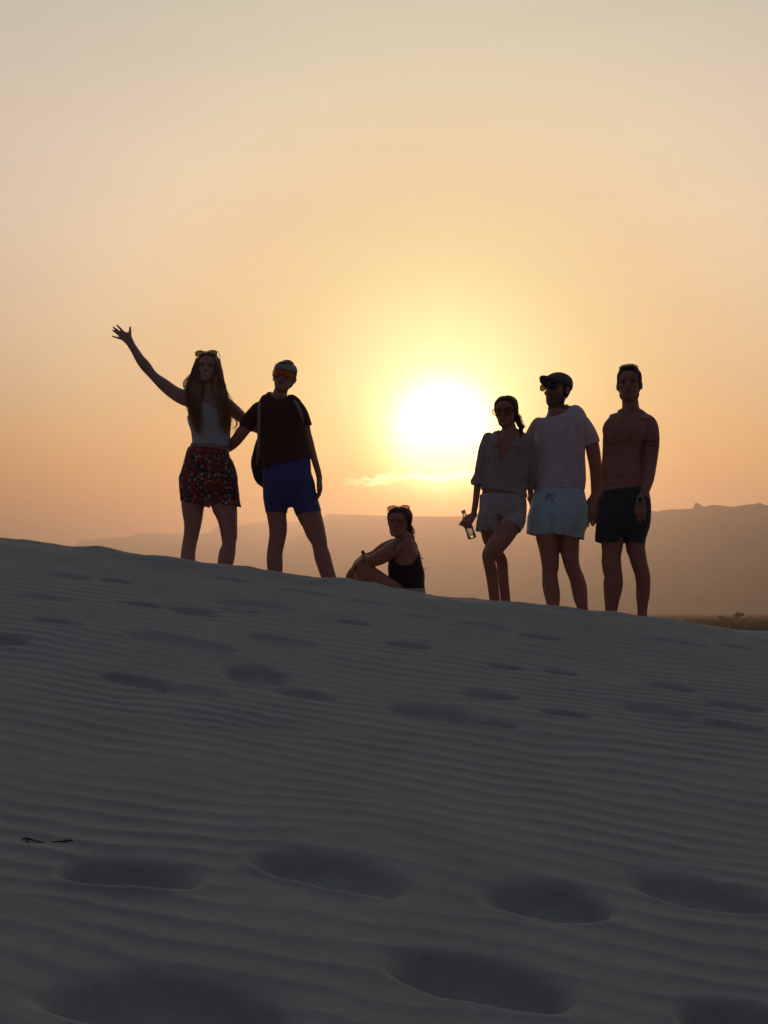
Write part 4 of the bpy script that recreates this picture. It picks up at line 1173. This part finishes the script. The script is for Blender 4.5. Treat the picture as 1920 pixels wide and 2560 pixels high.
body_ob(S, hd, p, SKIN3, hands=[f.pt(6, 285, 620)])
S = Solid(); S.tube(f.e(5, TOR4, sc=1.0, grow=.004) + f.e(6, HIP4[:1], grow=.006), 28, power=2.3)
S.tube(f.c(5, [(600, 790, 82), (545, 940, 84), (508, 1100, 80), (474, 1250, 78), (445, 1380, 78), (420, 1480, 82)]), 20)
S.tube(f.c(5, [(1200, 840, 82), (1262, 980, 78), (1268, 1150, 76), (1240, 1350, 74, 1, .03), (1224, 1500, 66, 1, .07), (1222, 1600, 60, 1, .12)]), 20)
S.tube(f.c(5, [(720, 745, 55, .9, .02), (690, 790, 50, .8, -.05), (705, 900, 40, .6, -.09)]), 12); S.tube(f.c(5, [(1060, 730, 60, .9, .02), (1090, 800, 55, .8, -.05), (1030, 930, 40, .6, -.09)]), 12)
S.tube(f.c(5, [(360, 1400, 24), (352, 1440, 30), (370, 1490, 30)]), 10); S.tube(f.c(5, [(430, 1395, 84), (425, 1450, 88), (418, 1500, 84)]), 16)
zc_ = f.pt(5, 0, 1300)[2]; xa, xb = f.pt(5, 480, 0)[0], f.pt(5, 1172, 0)[0]
va, vb, vc = f.pt(5, 730, 700, -.05), f.pt(5, 1075, 720, -.05), f.pt(5, 765, 1190, -.1)
def in_v(V):
    """inside the open V of the neck, on the front of the chest"""
    sl = (vc[2] - V[:, 2]) / (vc[2] - va[2])
    l = vc[0] + (va[0] - vc[0]) * sl; r = vc[0] + (vb[0] - vc[0]) * sl
    return (V[:, 0] > l) & (V[:, 0] < r) & (V[:, 1] < 7.35) & (V[:, 2] > vc[2])
sh = Solid.fuse(S, .0055, 4)
V, Fq = sh; V = wrinkle(V, Fq, .009, 10, 12, (1, 1, .6))
V, Fq = cut(V, Fq, [(f.pt(5, 820, 1600), (-.16, 0, -1), lambda V: (V[:, 2] < zc_) & (V[:, 0] > xa) & (V[:, 0] < xb), .012), (f.pt(5, 420, 1490), (-.18, 0, -1), lambda V: V[:, 0] <= xa, .01),
                (f.pt(5, 1222, 1570), (0, .15, -1), lambda V: V[:, 0] >= xb, .01), (f.pt(5, 905, 700), (0, -.4, .9), .068, 0)])
k_ = ~in_v(V)[Fq].all(1); Fq = Fq[k_]; us = np.unique(Fq); mm = -np.ones(len(V), int); mm[us] = np.arange(len(us)); V, Fq = V[us], mm[Fq]
o = mesh_ob('striped_shirt', V, Fq, m_stripe, p); md = o.modifiers.new('thickness', 'SOLIDIFY'); md.thickness = .0018; md.offset = -1
ctr = vc[0] + .0 * V[:, 0]
right = V[:, 0] > vc[0] + (V[:, 2] - vc[2]) * .1
st_ = np.where(right, (V[:, 0] - vc[0]) * .93 + (V[:, 2] - vc[2]) * -.42, (V[:, 0] - vc[0]) * 1.0 + (V[:, 2] - vc[2]) * .06) + .004 * noise3(V, 7, 2)
low = V[:, 2] < f.pt(5, 0, 1380)[2]
st_ = np.where(low & (V[:, 0] > xa) & (V[:, 0] < xb), (V[:, 0] - vc[0]) * .8 - (V[:, 2] - vc[2]) * .62, st_)
attr(o, 'stripe', st_)
S = Solid(); S.tube(f.e(6, [(190, 482, 1155, .62)] + HIP4[:3] + [(640, 470, 1120, .6)], grow=.004), 28, power=2.3)
S.tube(f.c(6, [(600, 520, 160, 1, 0), (560, 640, 142, 1, .02), (545, 760, 140, 1, .03), (552, 840, 138, 1, .03)]), 20)
S.tube(f.c(6, [(980, 500, 172, 1, -.01), (945, 620, 178, 1, -.04), (890, 740, 180, 1, -.07), (840, 840, 178, 1, -.09)]), 22)
xs_ = f.pt(6, 690, 0)[0]
sh4 = cloth_ob('denim_shorts', S, m_denim, p, .006, [(f.pt(6, 800, 218), (0, 0, 1), None, 0), (f.pt(6, 540, 752), (-.12, 0, -1), lambda V: V[:, 0] < xs_ - .0, .008),
               (f.pt(6, 890, 705), (-.56, -.25, -.83), lambda V: V[:, 0] >= xs_, .008)], wr=(.004, 12, 13))
cf = lambda z, pts, r: strand_mesh([(catmull([f.pt(z, x, y, d) for x, y, d in pts], 4), r, r)], 6)
V, Fc = cf(6, [(700, 350, -.145), (690, 480, -.14), (680, 580, -.12)], .0016); mesh_ob('fly_seam', V, Fc, m_denim, sh4)
V, Fq = hair_cap(hd, .045, [(.29, .34, .80, -.44, lambda V: hd.loc(V)[:, 2] > -.5), (-.1, -.45, 0, -1, None)])
S = Solid(); S.tube(f.c(5, [(985, 470, 60, 1, .03), (1030, 540, 48, 1, .02), (1062, 600, 40, 1, -.0), (1085, 655, 34, 1, -.02), (1085, 720, 26, 1, -.05), (1070, 790, 12, 1, -.08)]), 14)
S.ell(f.pt(5, 1098, 630, 0), [(.016, 0, 0), (0, .016, 0), (0, 0, .018)])
bv, bf = S.fuse(.005, 2); bv = wrinkle(bv, bf, .005, 60, 5)
L = flyaways(hd, 34, 9, .2)
L += hair_lock([f.pt(5, x, y, 0) for x, y in ((1020, 420), (1070, 480), (1090, 560), (1120, 620), (1118, 670))], .012, 18, 31, r=.0009, wave=.008)
V, Fc = join([(V, Fq), (bv, bf), strand_mesh(L, 4)]); mesh_ob('hair', V, Fc, h_brown, p)
glasses('pale tinted glasses worn by the woman holding the bottle, one lens clear of her face', hd.at(0, .465, -.01), hd.X, hd.U, hd.f, .142, m_lens_pale, .12, lens_h=.046, spread=.004)
# bottle in her hand
top_, bot_ = f.pt(6, 222, 446, .018), f.pt(6, 364, 872, .018)
L_ = np.linalg.norm(bot_ - top_); axd = unit(top_ - bot_)
m_pet = bpy.data.materials.new('clear_plastic'); m_pet.use_nodes = True
N = Nodes(m_pet.node_tree); N.n.clear()
o_ = N.new('ShaderNodeOutputMaterial'); t_ = N.new('ShaderNodeBsdfTransparent'); t_.inputs[0].default_value = (.93, .92, .88, 1)
u_ = N.new('ShaderNodeBsdfTranslucent'); u_.inputs[0].default_value = (.95, .93, .9, 1); g_ = N.new('ShaderNodeBsdfGlossy'); g_.inputs['Roughness'].default_value = .12
lw = N.new('ShaderNodeLayerWeight'); lw.inputs[0].default_value = .45
gg = N.new('ShaderNodeTexCoord'); wv = N.noise(gg.outputs['Object'], 70, 3, .6)
bp = N.new('ShaderNodeBump'); bp.inputs['Strength'].default_value = .8; bp.inputs['Distance'].default_value = .004; N.put(bp.inputs['Height'], wv); N.l.new(bp.outputs[0], g_.inputs['Normal']); N.l.new(bp.outputs[0], lw.inputs['Normal'])
x1_ = N.new('ShaderNodeMixShader'); x1_.inputs[0].default_value = .30; N.l.new(t_.outputs[0], x1_.inputs[1]); N.l.new(u_.outputs[0], x1_.inputs[2])
x2_ = N.new('ShaderNodeMixShader'); N.l.new(lw.outputs['Fresnel'], x2_.inputs[0]); N.l.new(x1_.outputs[0], x2_.inputs[1]); N.l.new(g_.outputs[0], x2_.inputs[2]); N.l.new(x2_.outputs[0], o_.inputs[0])
m_water = bpy.data.materials.new('water'); m_water.use_nodes = True
b = m_water.node_tree.nodes['Principled BSDF']; b.inputs['Transmission Weight'].default_value = 1; b.inputs['Roughness'].default_value = 0; b.inputs['IOR'].default_value = 1.33; b.inputs['Base Color'].default_value = (.9, .93, .97, 1)
m_bcap = plain_mat('white_cap_plastic', (.7, .7, .7), .35)
t = thing('water_bottle', 'small clear plastic water bottle, a little water left, held in a fist', 'bottle', Vector(bot_))
ex = unit(np.cross(axd, (0, 1, 0))); ey = np.cross(axd, ex)
def lathe(pr, n=28, close=True):
    V = [bot_ + axd * (z * L_) + (ex * math.cos(a) + ey * math.sin(a)) * r for z, r in pr for a in np.linspace(0, 2 * np.pi, n, endpoint=False)]
    m = len(pr)
    Fc = [(i * n + j, i * n + (j + 1) % n, (i + 1) * n + (j + 1) % n, (i + 1) * n + j) for i in range(m - 1) for j in range(n)]
    Fc += [tuple(range(n))[::-1], tuple(range((m - 1) * n, m * n))]
    return V, Fc
outer = [(.0, .012), (.004, .022), (.03, .0285), (.12, .029), (.2, .0285), (.26, .0265), (.30, .0285), (.40, .0285), (.44, .0265), (.48, .0285), (.58, .028), (.68, .024), (.78, .017), (.86, .0125), (.93, .0118)]
inner = [(z, r - .0012) for z, r in outer[::-1][:-1]] + [(.012, .011)]
V, Fc = lathe(outer + [(.932, .009), (.931, .002)]); mesh_ob('shell', V, Fc, m_pet, t)
V, Fc = lathe([(.016, .010), (.02, .0205), (.035, .0268), (.12, .0272), (.165, .0270)]); mesh_ob('water', V, Fc, m_water, t)
V, Fc = lathe([(.90, .0135), (.905, .0145), (.985, .0145), (.995, .0125)]); mesh_ob('cap', V, Fc, m_bcap, t)

# ================================================================== 5 man with the cap
f = Fig(7.45)
p = thing('person', 'bearded man in cap, sunglasses, white T-shirt and light blue shorts, face turned aside', 'person',
          Vector((f.pt(8, 480, 1300)[0], 7.45, float(ground(f.pt(8, 480, 1300)[0], 7.45)))), 'friends on the dune crest')
hd = Head(f.pt(7, 338, 352), .2300, yaw=46, pitch=-2, roll=0, wide=1.02)
S = Solid(); hd.build(S, jaw=1)
TOR5 = [(610, 215, 500, .6), (650, 120, 640, .5), (700, 78, 690, .5), (780, 72, 690, .52), (880, 82, 655, .55), (1000, 95, 642, .58), (1180, 112, 655, .58), (1350, 92, 664, .6), (1480, 78, 650, .62)]
HIP5 = [(150, 160, 745, .6), (300, 135, 755, .64), (450, 140, 740, .64), (560, 190, 690, .5)]
S.tube(f.e(7, TOR5, sc=.955) + f.e(8, HIP5, sc=.93), 28, power=2.4)
S.tube(f.c(7, [(330, 470, 92), (325, 540, 96), (328, 600, 108), (340, 660, 170, .6)], 1.05), 18)
S.tube(f.c(7, [(640, 735, 84), (705, 850, 84), (738, 980, 82), (760, 1110, 80), (778, 1230, 74), (788, 1350, 72), (785, 1480, 62), (775, 1580, 50)]), 18)
wr = f.pt(7, 772, 1600)
S.tube([(*f.pt(7, 775, 1560), .0065 * 5, .03), (*f.pt(8, 815, 262), .027, .024)], 14, k=3)
hand(S, f.pt(8, 815, 265), (-.12, -.18, -1), (.35, .9, 0), (-1, -.2, 0), .19, 24, 4)
S.tube(f.c(7, [(120, 745, 74), (60, 850, 72, 1, .10), (-20, 960, 66, 1, .22), (-130, 1040, 60, 1, .26), (-240, 1060, 50, 1, .24)]), 18)
hand(S, f.pt(7, -250, 1062, .24), (-1, -.1, -.1), (0, -1, 0), (0, 0, 1), .18, 15)
L1 = f.e(8, [(500, 170, 440), (650, 182, 443), (750, 207, 449), (900, 237, 451), (1000, 250, 447), (1080, 253, 432), (1200, 256, 446), (1300, 275, 461), (1400, 298, 459), (1455, 311, 455)], 1.05)
L2 = f.e(8, [(500, 440, 715), (650, 447, 690), (800, 457, 685), (900, 481, 682), (1000, 512, 692), (1080, 545, 721), (1150, 570, 750), (1250, 590, 776), (1350, 611, 781), (1430, 641, 784), (1500, 661, 785)], 1.05, sc=.97)
leg_to_ground(S, L1, (-.2, -1, 0), .04, 1.15); leg_to_ground(S, L2, (.25, -1, 0), .04, 1.15)
body_ob(S, hd, p, SKIN2, beard=.75, hands=[f.pt(8, 790, 420)])
S = Solid(); S.tube(f.e(7, TOR5, sc=1.0, grow=.004) + f.e(8, HIP5[:1], grow=.006), 28, power=2.4)
S.tube(f.c(7, [(630, 730, 92), (690, 830, 96), (728, 930, 98), (755, 1050, 100)]), 20); S.tube(f.c(7, [(130, 740, 84), (70, 840, 84, 1, .08), (10, 930, 80, 1, .17)]), 20)
xr = f.pt(7, 640, 0)[0]; zr = f.pt(7, 0, 1130)[2]
cloth_ob('t_shirt', S, m_tee, p, .006, [(f.pt(7, 360, 1488), (0, 0, -1), lambda V: V[:, 2] < f.pt(7, 0, 1300)[2], .006), (f.pt(7, 730, 968), (.38, 0, -1), lambda V: (V[:, 0] > xr) & (V[:, 2] > zr), .004),
         (f.pt(7, 38, 890, .1), (-.7, .6, -.8), lambda V: (V[:, 0] < f.pt(7, 80, 0)[0]) & (V[:, 1] > 7.52), .004), (f.pt(7, 335, 615, -.0), (0, -.60, .8), .075, 0)], wr=(.0075, 7.5, 14))
S = Solid(); S.tube(f.e(8, [(60, 165, 735, .62), (150, 158, 745, .64), (300, 122, 765, .68), (420, 98, 770, .68), (520, 85, 765, .62)], grow=.002), 28, power=2.4)
S.tube(f.c(8, [(235, 420, 145), (222, 540, 142), (212, 640, 142), (206, 740, 144)], 1.05), 22); S.tube(f.c(8, [(580, 420, 165), (590, 540, 162), (592, 660, 150), (594, 770, 152)], 1.05), 22)
xs_ = f.pt(8, 358, 0)[0]
sh5 = cloth_ob('swim_shorts', S, m_swim, p, .0065, [(f.pt(8, 450, 112), (0, 0, 1), None, 0), (f.pt(8, 215, 636), (-.12, 0, -1), lambda V: V[:, 0] < xs_, .008), (f.pt(8, 590, 660), (-.16, 0, -1), lambda V: V[:, 0] >= xs_, .008)], wr=(.009, 9, 16), creases=[(f.pt(8, 345, 380), f.pt(8, 350, 660), .026, .013)])
yk = -.172
V, Fc = cf(8, [(285, 245, yk), (300, 215, yk), (340, 165, yk), (312, 172, yk), (303, 212, yk), (330, 226, yk), (347, 175, yk), (385, 162, yk), (397, 205, yk), (366, 222, yk), (352, 172, yk), (365, 230, yk), (385, 262, yk)], .0022)
mesh_ob('drawstring', V, Fc, m_darktee, sh5)
V, Fq = hair_cap(hd, .02, [(.12, .2, 1, 0, None), (-.2, -.22, 0, -1, None)], amp=.001); mesh_ob('hair', V, Fq, h_dark, p)
S = Solid(); hd.shell(S, .05); V, Fq = S.fuse(.005, 3)
V, Fq = cut(V, Fq, [(hd.at(0, .3, .205), -hd.U + hd.f * .22, None, 0)])
cp = mesh_ob('cap', V, Fq, m_cap, p); md = cp.modifiers.new('thickness', 'SOLIDIFY'); md.thickness = .003
V, Fc = [], []; na, nr_ = 17, 8
for side in (0, -.030):
    for i in range(na):
        a = -1 + 2 * i / (na - 1)
        for j in range(nr_):
            r_ = j / (nr_ - 1); ff = .385 - .19 * a * a; ext = .36 * math.sqrt(max(0, 1 - .92 * a * a))
            V.append(hd.at(a * .33, ff + ext * r_, .25 + .05 * r_ - .13 * a * a + .03 * math.sin(r_ * 2.2) + side))
ix = lambda s, i, j: s * na * nr_ + i * nr_ + j
for i in range(na - 1):
    for j in range(nr_ - 1):
        Fc.append((ix(0, i, j), ix(0, i, j + 1), ix(0, i + 1, j + 1), ix(0, i + 1, j))); Fc.append((ix(1, i, j), ix(1, i + 1, j), ix(1, i + 1, j + 1), ix(1, i, j + 1)))
    for j in (0, nr_ - 1): Fc.append((ix(0, i, j), ix(0, i + 1, j), ix(1, i + 1, j), ix(1, i, j)))
for i in (0, na - 1):
    for j in range(nr_ - 1): Fc.append((ix(0, i, j), ix(0, i, j + 1), ix(1, i, j + 1), ix(1, i, j)))
mesh_ob('brim', V, Fc, m_cap, cp)
glasses('brown tinted sunglasses worn under the cap of the bearded man', hd.at(0, .47, .03), hd.X, hd.U, hd.f, .150, m_lens, .13, lens_h=.046, spread=.004)

# ================================================================== 6 shirtless man
f = Fig(7.1)
p = thing('person', 'shirtless man with short hair, armband tattoo and dark swim shorts, outermost in the row', 'person',
          Vector((f.pt(8, 1200, 1400)[0], 7.1, float(ground(f.pt(8, 1200, 1400)[0], 7.1)))), 'friends on the dune crest')
hd = Head(f.pt(7, 1166, 285), .2340, yaw=17, pitch=0, roll=0, wide=.95)
S = Solid(); hd.build(S, jaw=1)
TOR6 = [(625, 1015, 1365, .55), (680, 945, 1425, .5), (780, 905, 1400, .52), (900, 885, 1325, .58), (1000, 880, 1306, .6), (1100, 888, 1298, .58), (1250, 878, 1300, .58), (1400, 888, 1310, .6), (1480, 900, 1330, .62)]
HIP6 = [(150, 930, 1478, .6), (300, 930, 1492, .64), (450, 935, 1480, .64), (560, 980, 1430, .5)]
S.tube(f.e(7, TOR6) + f.e(8, HIP6, sc=.93), 30, power=2.4)
S.tube(f.c(7, [(1170, 430, 92), (1178, 500, 96), (1182, 570, 106), (1188, 640, 170, .6)], 1.05), 18)
for x in (1010, 1190): S.ell(f.pt(7, x, 815, -.058), [(.088, 0, 0), (0, .036, 0), (.0, 0, .095)])
S.tube(f.c(7, [(1330, 655, 60), (1395, 735, 92), (1412, 860, 102), (1410, 980, 103), (1402, 1100, 96), (1390, 1230, 88), (1372, 1370, 80, 1, -.03), (1345, 1490, 62, 1, -.07), (1325, 1580, 47, .9, -.10)]), 18)
hand(S, f.pt(8, 1392, 232, -.105), (-.16, -.10, -1), (.25, .95, 0), (-1, -.2, 0), .19, 22, 4)
S.tube(f.c(7, [(1010, 665, 60), (955, 740, 66), (925, 860, 62), (915, 1000, 56), (905, 1130, 52), (890, 1290, 52, 1, -.0), (880, 1420, 46), (872, 1520, 38)]), 18)
S.tube([(*f.pt(7, 874, 1500), .026, .026), (*f.pt(8, 872, 268), .025, .022)], 14, k=3)
hand(S, f.pt(8, 872, 272), (.03, -.15, -1), (-.3, .9, 0), (1, -.3, 0), .18, 26, 4)
L1 = f.e(8, [(520, 935, 1190), (740, 937, 1188), (850, 945, 1166), (930, 938, 1163), (1030, 952, 1171), (1100, 970, 1180), (1200, 962, 1185), (1300, 965, 1166), (1400, 973, 1140), (1500, 980, 1120), (1540, 980, 1115)], 1.05)
L2 = f.e(8, [(520, 1210, 1470), (760, 1215, 1442), (850, 1245, 1451), (950, 1276, 1466), (1050, 1311, 1490), (1150, 1331, 1502), (1250, 1336, 1500), (1350, 1336, 1490), (1450, 1349, 1471), (1590, 1352, 1462)], 1.05, sc=.985)
leg_to_ground(S, L1, (-.15, -1, 0), .04, 1.15); leg_to_ground(S, L2, (.2, -1, 0), .04, 1.15)
for x0_, x1_, s_ in ((1165, 985, 1), (1195, 1390, 1)): S.tube(f.c(7, [(x0_, 690, 11, 1, -.072), ((x0_ + x1_) / 2, 672, 11, 1, -.070), (x1_, 668, 11, 1, -.045)]), 10)
za, zb, zd, ze = (f.pt(7, 0, y)[2] for y in (935, 955, 985, 1000)); xarm = f.pt(7, 1300, 0)[0]
def marks_and_navel_shade(V, C):
    z = V[:, 2] + .10 * (V[:, 0] - xarm)
    w = ((V[:, 0] > xarm) & (((z < za) & (z > zb)) | ((z < zd) & (z > ze)))).astype(float)[:, None] * .8
    for x in (1010, 1185):
        q = f.pt(7, x, 895, -.12); w2 = (np.exp(-(((V[:, 0] - q[0]) / .012) ** 2 + ((V[:, 2] - q[2]) / .010) ** 2)) * (V[:, 1] < 7.1) * .8)[:, None]
        C = C * (1 - w2) + np.array((.16, .06, .05)) * w2
    q = f.pt(7, 1095, 1330, -.12); w3 = (np.exp(-(((V[:, 0] - q[0]) / .008) ** 2 + ((V[:, 2] - q[2]) / .011) ** 2)) * (V[:, 1] < 7.1) * .85)[:, None]  # navel: no dent, the hollow's shade is put into the skin colour
    C = C * (1 - w3) + np.array((.06, .025, .02)) * w3
    return C * (1 - w) + np.array((.03, .03, .035)) * w
body_ob(S, hd, p, SKIN4, extra=marks_and_navel_shade, smooth=6, hands=[f.pt(8, 1360, 420, -.1), f.pt(8, 870, 420)])
S = Solid(); S.tube(f.e(8, [(60, 925, 1420, .62), (150, 925, 1478, .62), (300, 920, 1505, .66), (450, 905, 1495, .68), (540, 900, 1485, .62)], grow=.002), 28, power=2.4)
S.tube(f.c(8, [(1050, 420, 150), (1035, 560, 156), (1022, 680, 158), (1015, 820, 160)], 1.02), 22); S.tube(f.c(8, [(1330, 420, 158), (1322, 560, 160), (1305, 680, 150), (1300, 800, 148)], 1.02), 22)
xs_ = f.pt(8, 1178, 0)[0]
sh6 = cloth_ob('swim_shorts', S, m_dark, p, .0065, [(f.pt(8, 1150, 108), (-.12, 0, 1), None, 0), (f.pt(8, 1010, 718), (-.08, 0, -1), lambda V: V[:, 0] < xs_, .008), (f.pt(8, 1310, 724), (-.03, 0, -1), lambda V: V[:, 0] >= xs_, .008)], wr=(.009, 9, 18), creases=[(f.pt(8, 1130, 260), f.pt(8, 1185, 740), .009, .018)])
V, Fq = hair_cap(hd, .03, [(.30, .34, .86, -.42, None), (-.3, -.22, .1, -1, None)], amp=.004, seed=8, extra=lambda S: S.ell(hd.at(0, .02, .44), [hd.X * .27 * hd.h, hd.f * .32 * hd.h, hd.U * .085 * hd.h]))
r_ = np.random.default_rng(4); L = []
for i in range(420):
    a = r_.uniform(0, 6.28); q = math.sqrt(r_.random()); x, y = math.cos(a) * q * .28, math.sin(a) * q * .34
    z = .46 + .07 * math.sqrt(max(0, 1 - q * q)); d = np.array((x * .7 + .05, y * .5 + .06, .8)) + r_.normal(size=3) * .18
    L.append(([hd.at(*(np.array((x, y, z)) + d * s * .042)) for s in (0, .5, 1)], .0010, .0005))
V, Fc = join([(V, Fq), strand_mesh(L, 4)]); mesh_ob('hair', V, Fc, h_dark, p)
# his watch
wc = f.pt(7, 1326, 1588, -.10)
t = thing('wristwatch', 'round wristwatch with pale ring on the wrist of the shirtless man', 'watch', Vector(wc))
cc = f.pt(7, 1296, 1608, -.142); nn = unit(np.array((-.25, -.96, .1)))
Vs = loop(wc, np.array((.029, 0, .004)), np.array((0, .027, 0)), 24)
S = Solid(); S.tube([(*q, .004, .009) for q in Vs], 8, k=1, up=(0, 0, 1), caps=(0, 0)); mesh_ob('strap', S.V[0], S.Fc, m_black, t)
S = Solid(); S.tube([(*(cc - nn * .006), .0195, .0195), (*(cc + nn * .004), .0195, .0195)], 24, k=2, up=(1, 0, 0)); mesh_ob('case', S.V[0], S.Fc, m_black, t)
m_steel = plain_mat('brushed_steel', (.6, .58, .56), .3, 1.0)
e1 = unit(np.cross(nn, (0, 0, 1))); e2 = np.cross(nn, e1)
V, Fc = strand_mesh([(loop(cc + nn * .009, e1 * .0195, e2 * .0195, 28), .0022, .0022)], 6); mesh_ob('bezel', V, Fc, m_steel, t)

# ------------------------------------------------------------------ dry stick on the sand
m_wood, N, b = material('dry_dark_wood')
g = N.new('ShaderNodeTexCoord'); n = N.noise(g.outputs['Object'], 90, 4, .7)
N.put(b.inputs['Base Color'], N.ramp(n, [(.3, (.012, .010, .009)), (.7, (.05, .04, .035))])); b.inputs['Roughness'].default_value = .95


def on_sand(px, py, up=.004):
    x, y = hit(px, py)
    return np.array((x, y, float(dune_height(np.array([[x]]), np.array([[y]]))[0, 0]) + up))


def stick(label, pts, radii):
    A = [on_sand(x, y, u) for x, y, u in pts]
    t = thing('stick', label, 'stick', Vector(A[0]), 'dry sticks on the sand')
    S = Solid(); S.tube([(*q, r, r * .8) for q, r in zip(A, radii)], 10)
    V, Fq = S.V[0], S.Fc
    V = V + .0003 * rng.normal(size=V.shape)
    mesh_ob('stem', V, Fq, m_wood, t)
    return t, A


t, A = stick('dark dry stick with a thick stub end lying on bare sand', [(56, 2101, .004), (66, 2102.2, .0045), (80, 2103, .0035), (98, 2104.5, .002), (113, 2106, .0)], [.0017, .0023, .0018, .0014, .0008])
S = Solid(); S.tube([(*(A[1]), .002, .002), (*(A[1] + np.array((.004, -.008, -.003))), .0018, .0018), (*(A[1] + np.array((.010, -.014, -.006))), .0015, .0015)], 8, k=2)
mesh_ob('stub', S.V[0], S.Fc, m_wood, t)
stick('thinner half buried dry stick, in line with the thick stub', [(130, 2105.5, .0), (148, 2106, .001), (162, 2105.8, .002), (174, 2105.6, .002), (181, 2108, .0)], [.0007, .0014, .0021, .0019, .0007])

# ------------------------------------------------------------------ bushes and trees out on the plain
m_leaf, N, b = material('dusty_dark_leaves')
g = N.new('ShaderNodeNewGeometry'); n = N.noise(g.outputs['Position'], .6, 3)
N.put(b.inputs['Base Color'], N.ramp(n, [(.3, (.035, .04, .02)), (.7, (.075, .075, .04))])); b.inputs['Roughness'].default_value = .9; b.inputs['Specular IOR Level'].default_value = .1
m_bark = plain_mat('grey_bark', (.10, .075, .055), .9, 0, .1)


def zplain(x, y):
    f_ = np.clip((np.hypot(x, y) - 300) / 800, 0, 1)
    return PLAIN + float(f_ * 1.2 * fbm(np.array([x / 700]), np.array([y / 500]), 80, 3)[0])


def leaf_cloud(blobs, n, size, r_):
    V, Fc = [], []
    for i in range(n):
        c, ax = blobs[r_.integers(len(blobs))]
        v = r_.normal(size=3); v /= np.linalg.norm(v); v = v * r_.uniform(.35, 1.0) ** .5
        q = np.asarray(c) + v * np.asarray(ax)
        a = r_.normal(size=3); a /= np.linalg.norm(a); b_ = np.cross(a, r_.normal(size=3)); b_ /= np.linalg.norm(b_) + 1e-9
        s = size * r_.uniform(.5, 1.3); k = len(V)
        V += [q - a * s, q + b_ * s * .45, q + a * s, q - b_ * s * .45]; Fc.append((k, k + 1, k + 2, k + 3))
    return V, Fc


def plant(name, label, cat, px, Yd, h, w, seed, crown_low=.15, group=None, n=340):
    r_ = np.random.default_rng(seed)
    x = ray(px, 1530).x / ray(px, 1530).y * Yd; z = zplain(x, Yd)
    t = thing(name, label, cat, (x, Yd, z), group)
    blobs = [((x + r_.uniform(-.5, .5) * w, Yd + r_.uniform(-.4, .4) * w, z + h * r_.uniform(crown_low + .25, .85)), (w * r_.uniform(.16, .30), w * .25, h * r_.uniform(.10, .20))) for _ in range(9)]
    limbs = []
    base = np.array((x, Yd, z - .2))
    for c, ax in blobs[:6]:
        c = np.array(c); limbs.append((catmull([base, base + (c - base) * np.array((.2, .2, .5)), c], 3), h * .028, h * .008))
    V, Fc = strand_mesh(limbs, 6); mesh_ob('trunk', V, Fc, m_bark, t)
    V, Fc = leaf_cloud(blobs, n, h * .065, r_); mesh_ob('crown', V, Fc, m_leaf, t, smooth=False)
    return t


plant('tree', 'small tree standing above the other bushes out on the plain', 'tree', 1843, 420, 4.80, 3.75, 1, .38, n=420)
plant('bush', 'low bush directly left of the tree on the plain', 'bush', 1822, 409, 2.55, 4.50, 2, 0, 'bushes on the plain')
plant('bush', 'low bush directly right of the tree on the plain', 'bush', 1856, 398, 2.70, 3.75, 3, 0, 'bushes on the plain')
plant('bush', 'small lone bush set apart on the left of the tree', 'bush', 1801, 450, 3.15, 2.70, 4, 0.1, 'bushes on the plain')
plant('bush', 'dark bush nearest the edge of the dune at the right border', 'bush', 1908, 322, 2.25, 4.50, 5, 0, 'bushes on the plain')
plant('bush', 'spreading bush between the tree and the dark bush at the border', 'bush', 1880, 360, 1.80, 4.50, 6, 0, 'bushes on the plain')
# scrub
r_ = np.random.default_rng(9); V, Fc = [], []
for i in range(4200):
    Yd = 190 * 10 ** r_.uniform(0, 1); px = r_.uniform(-600, 2600)
    x = (px - 960) / F * Yd; z = zplain(x, Yd); h = r_.uniform(.3, 1.2); w = r_.uniform(.8, 3)
    for j in range(6):
        a = r_.uniform(0, 6.28); k = len(V); dx, dy = math.cos(a) * w * .5, math.sin(a) * w * .5; ox, oy = r_.normal(size=2) * w * .3
        V += [(x + ox - dx, Yd + oy - dy, z - .1), (x + ox + dx, Yd + oy + dy, z - .1), (x + ox + dx * .6, Yd + oy + dy * .6, z + h * r_.uniform(.5, 1)), (x + ox - dx * .5, Yd + oy - dy * .5, z + h * r_.uniform(.6, 1))]
        Fc.append((k, k + 1, k + 2, k + 3))
mesh_ob('desert_scrub', V, Fc, m_leaf, None, smooth=False, kind='stuff')
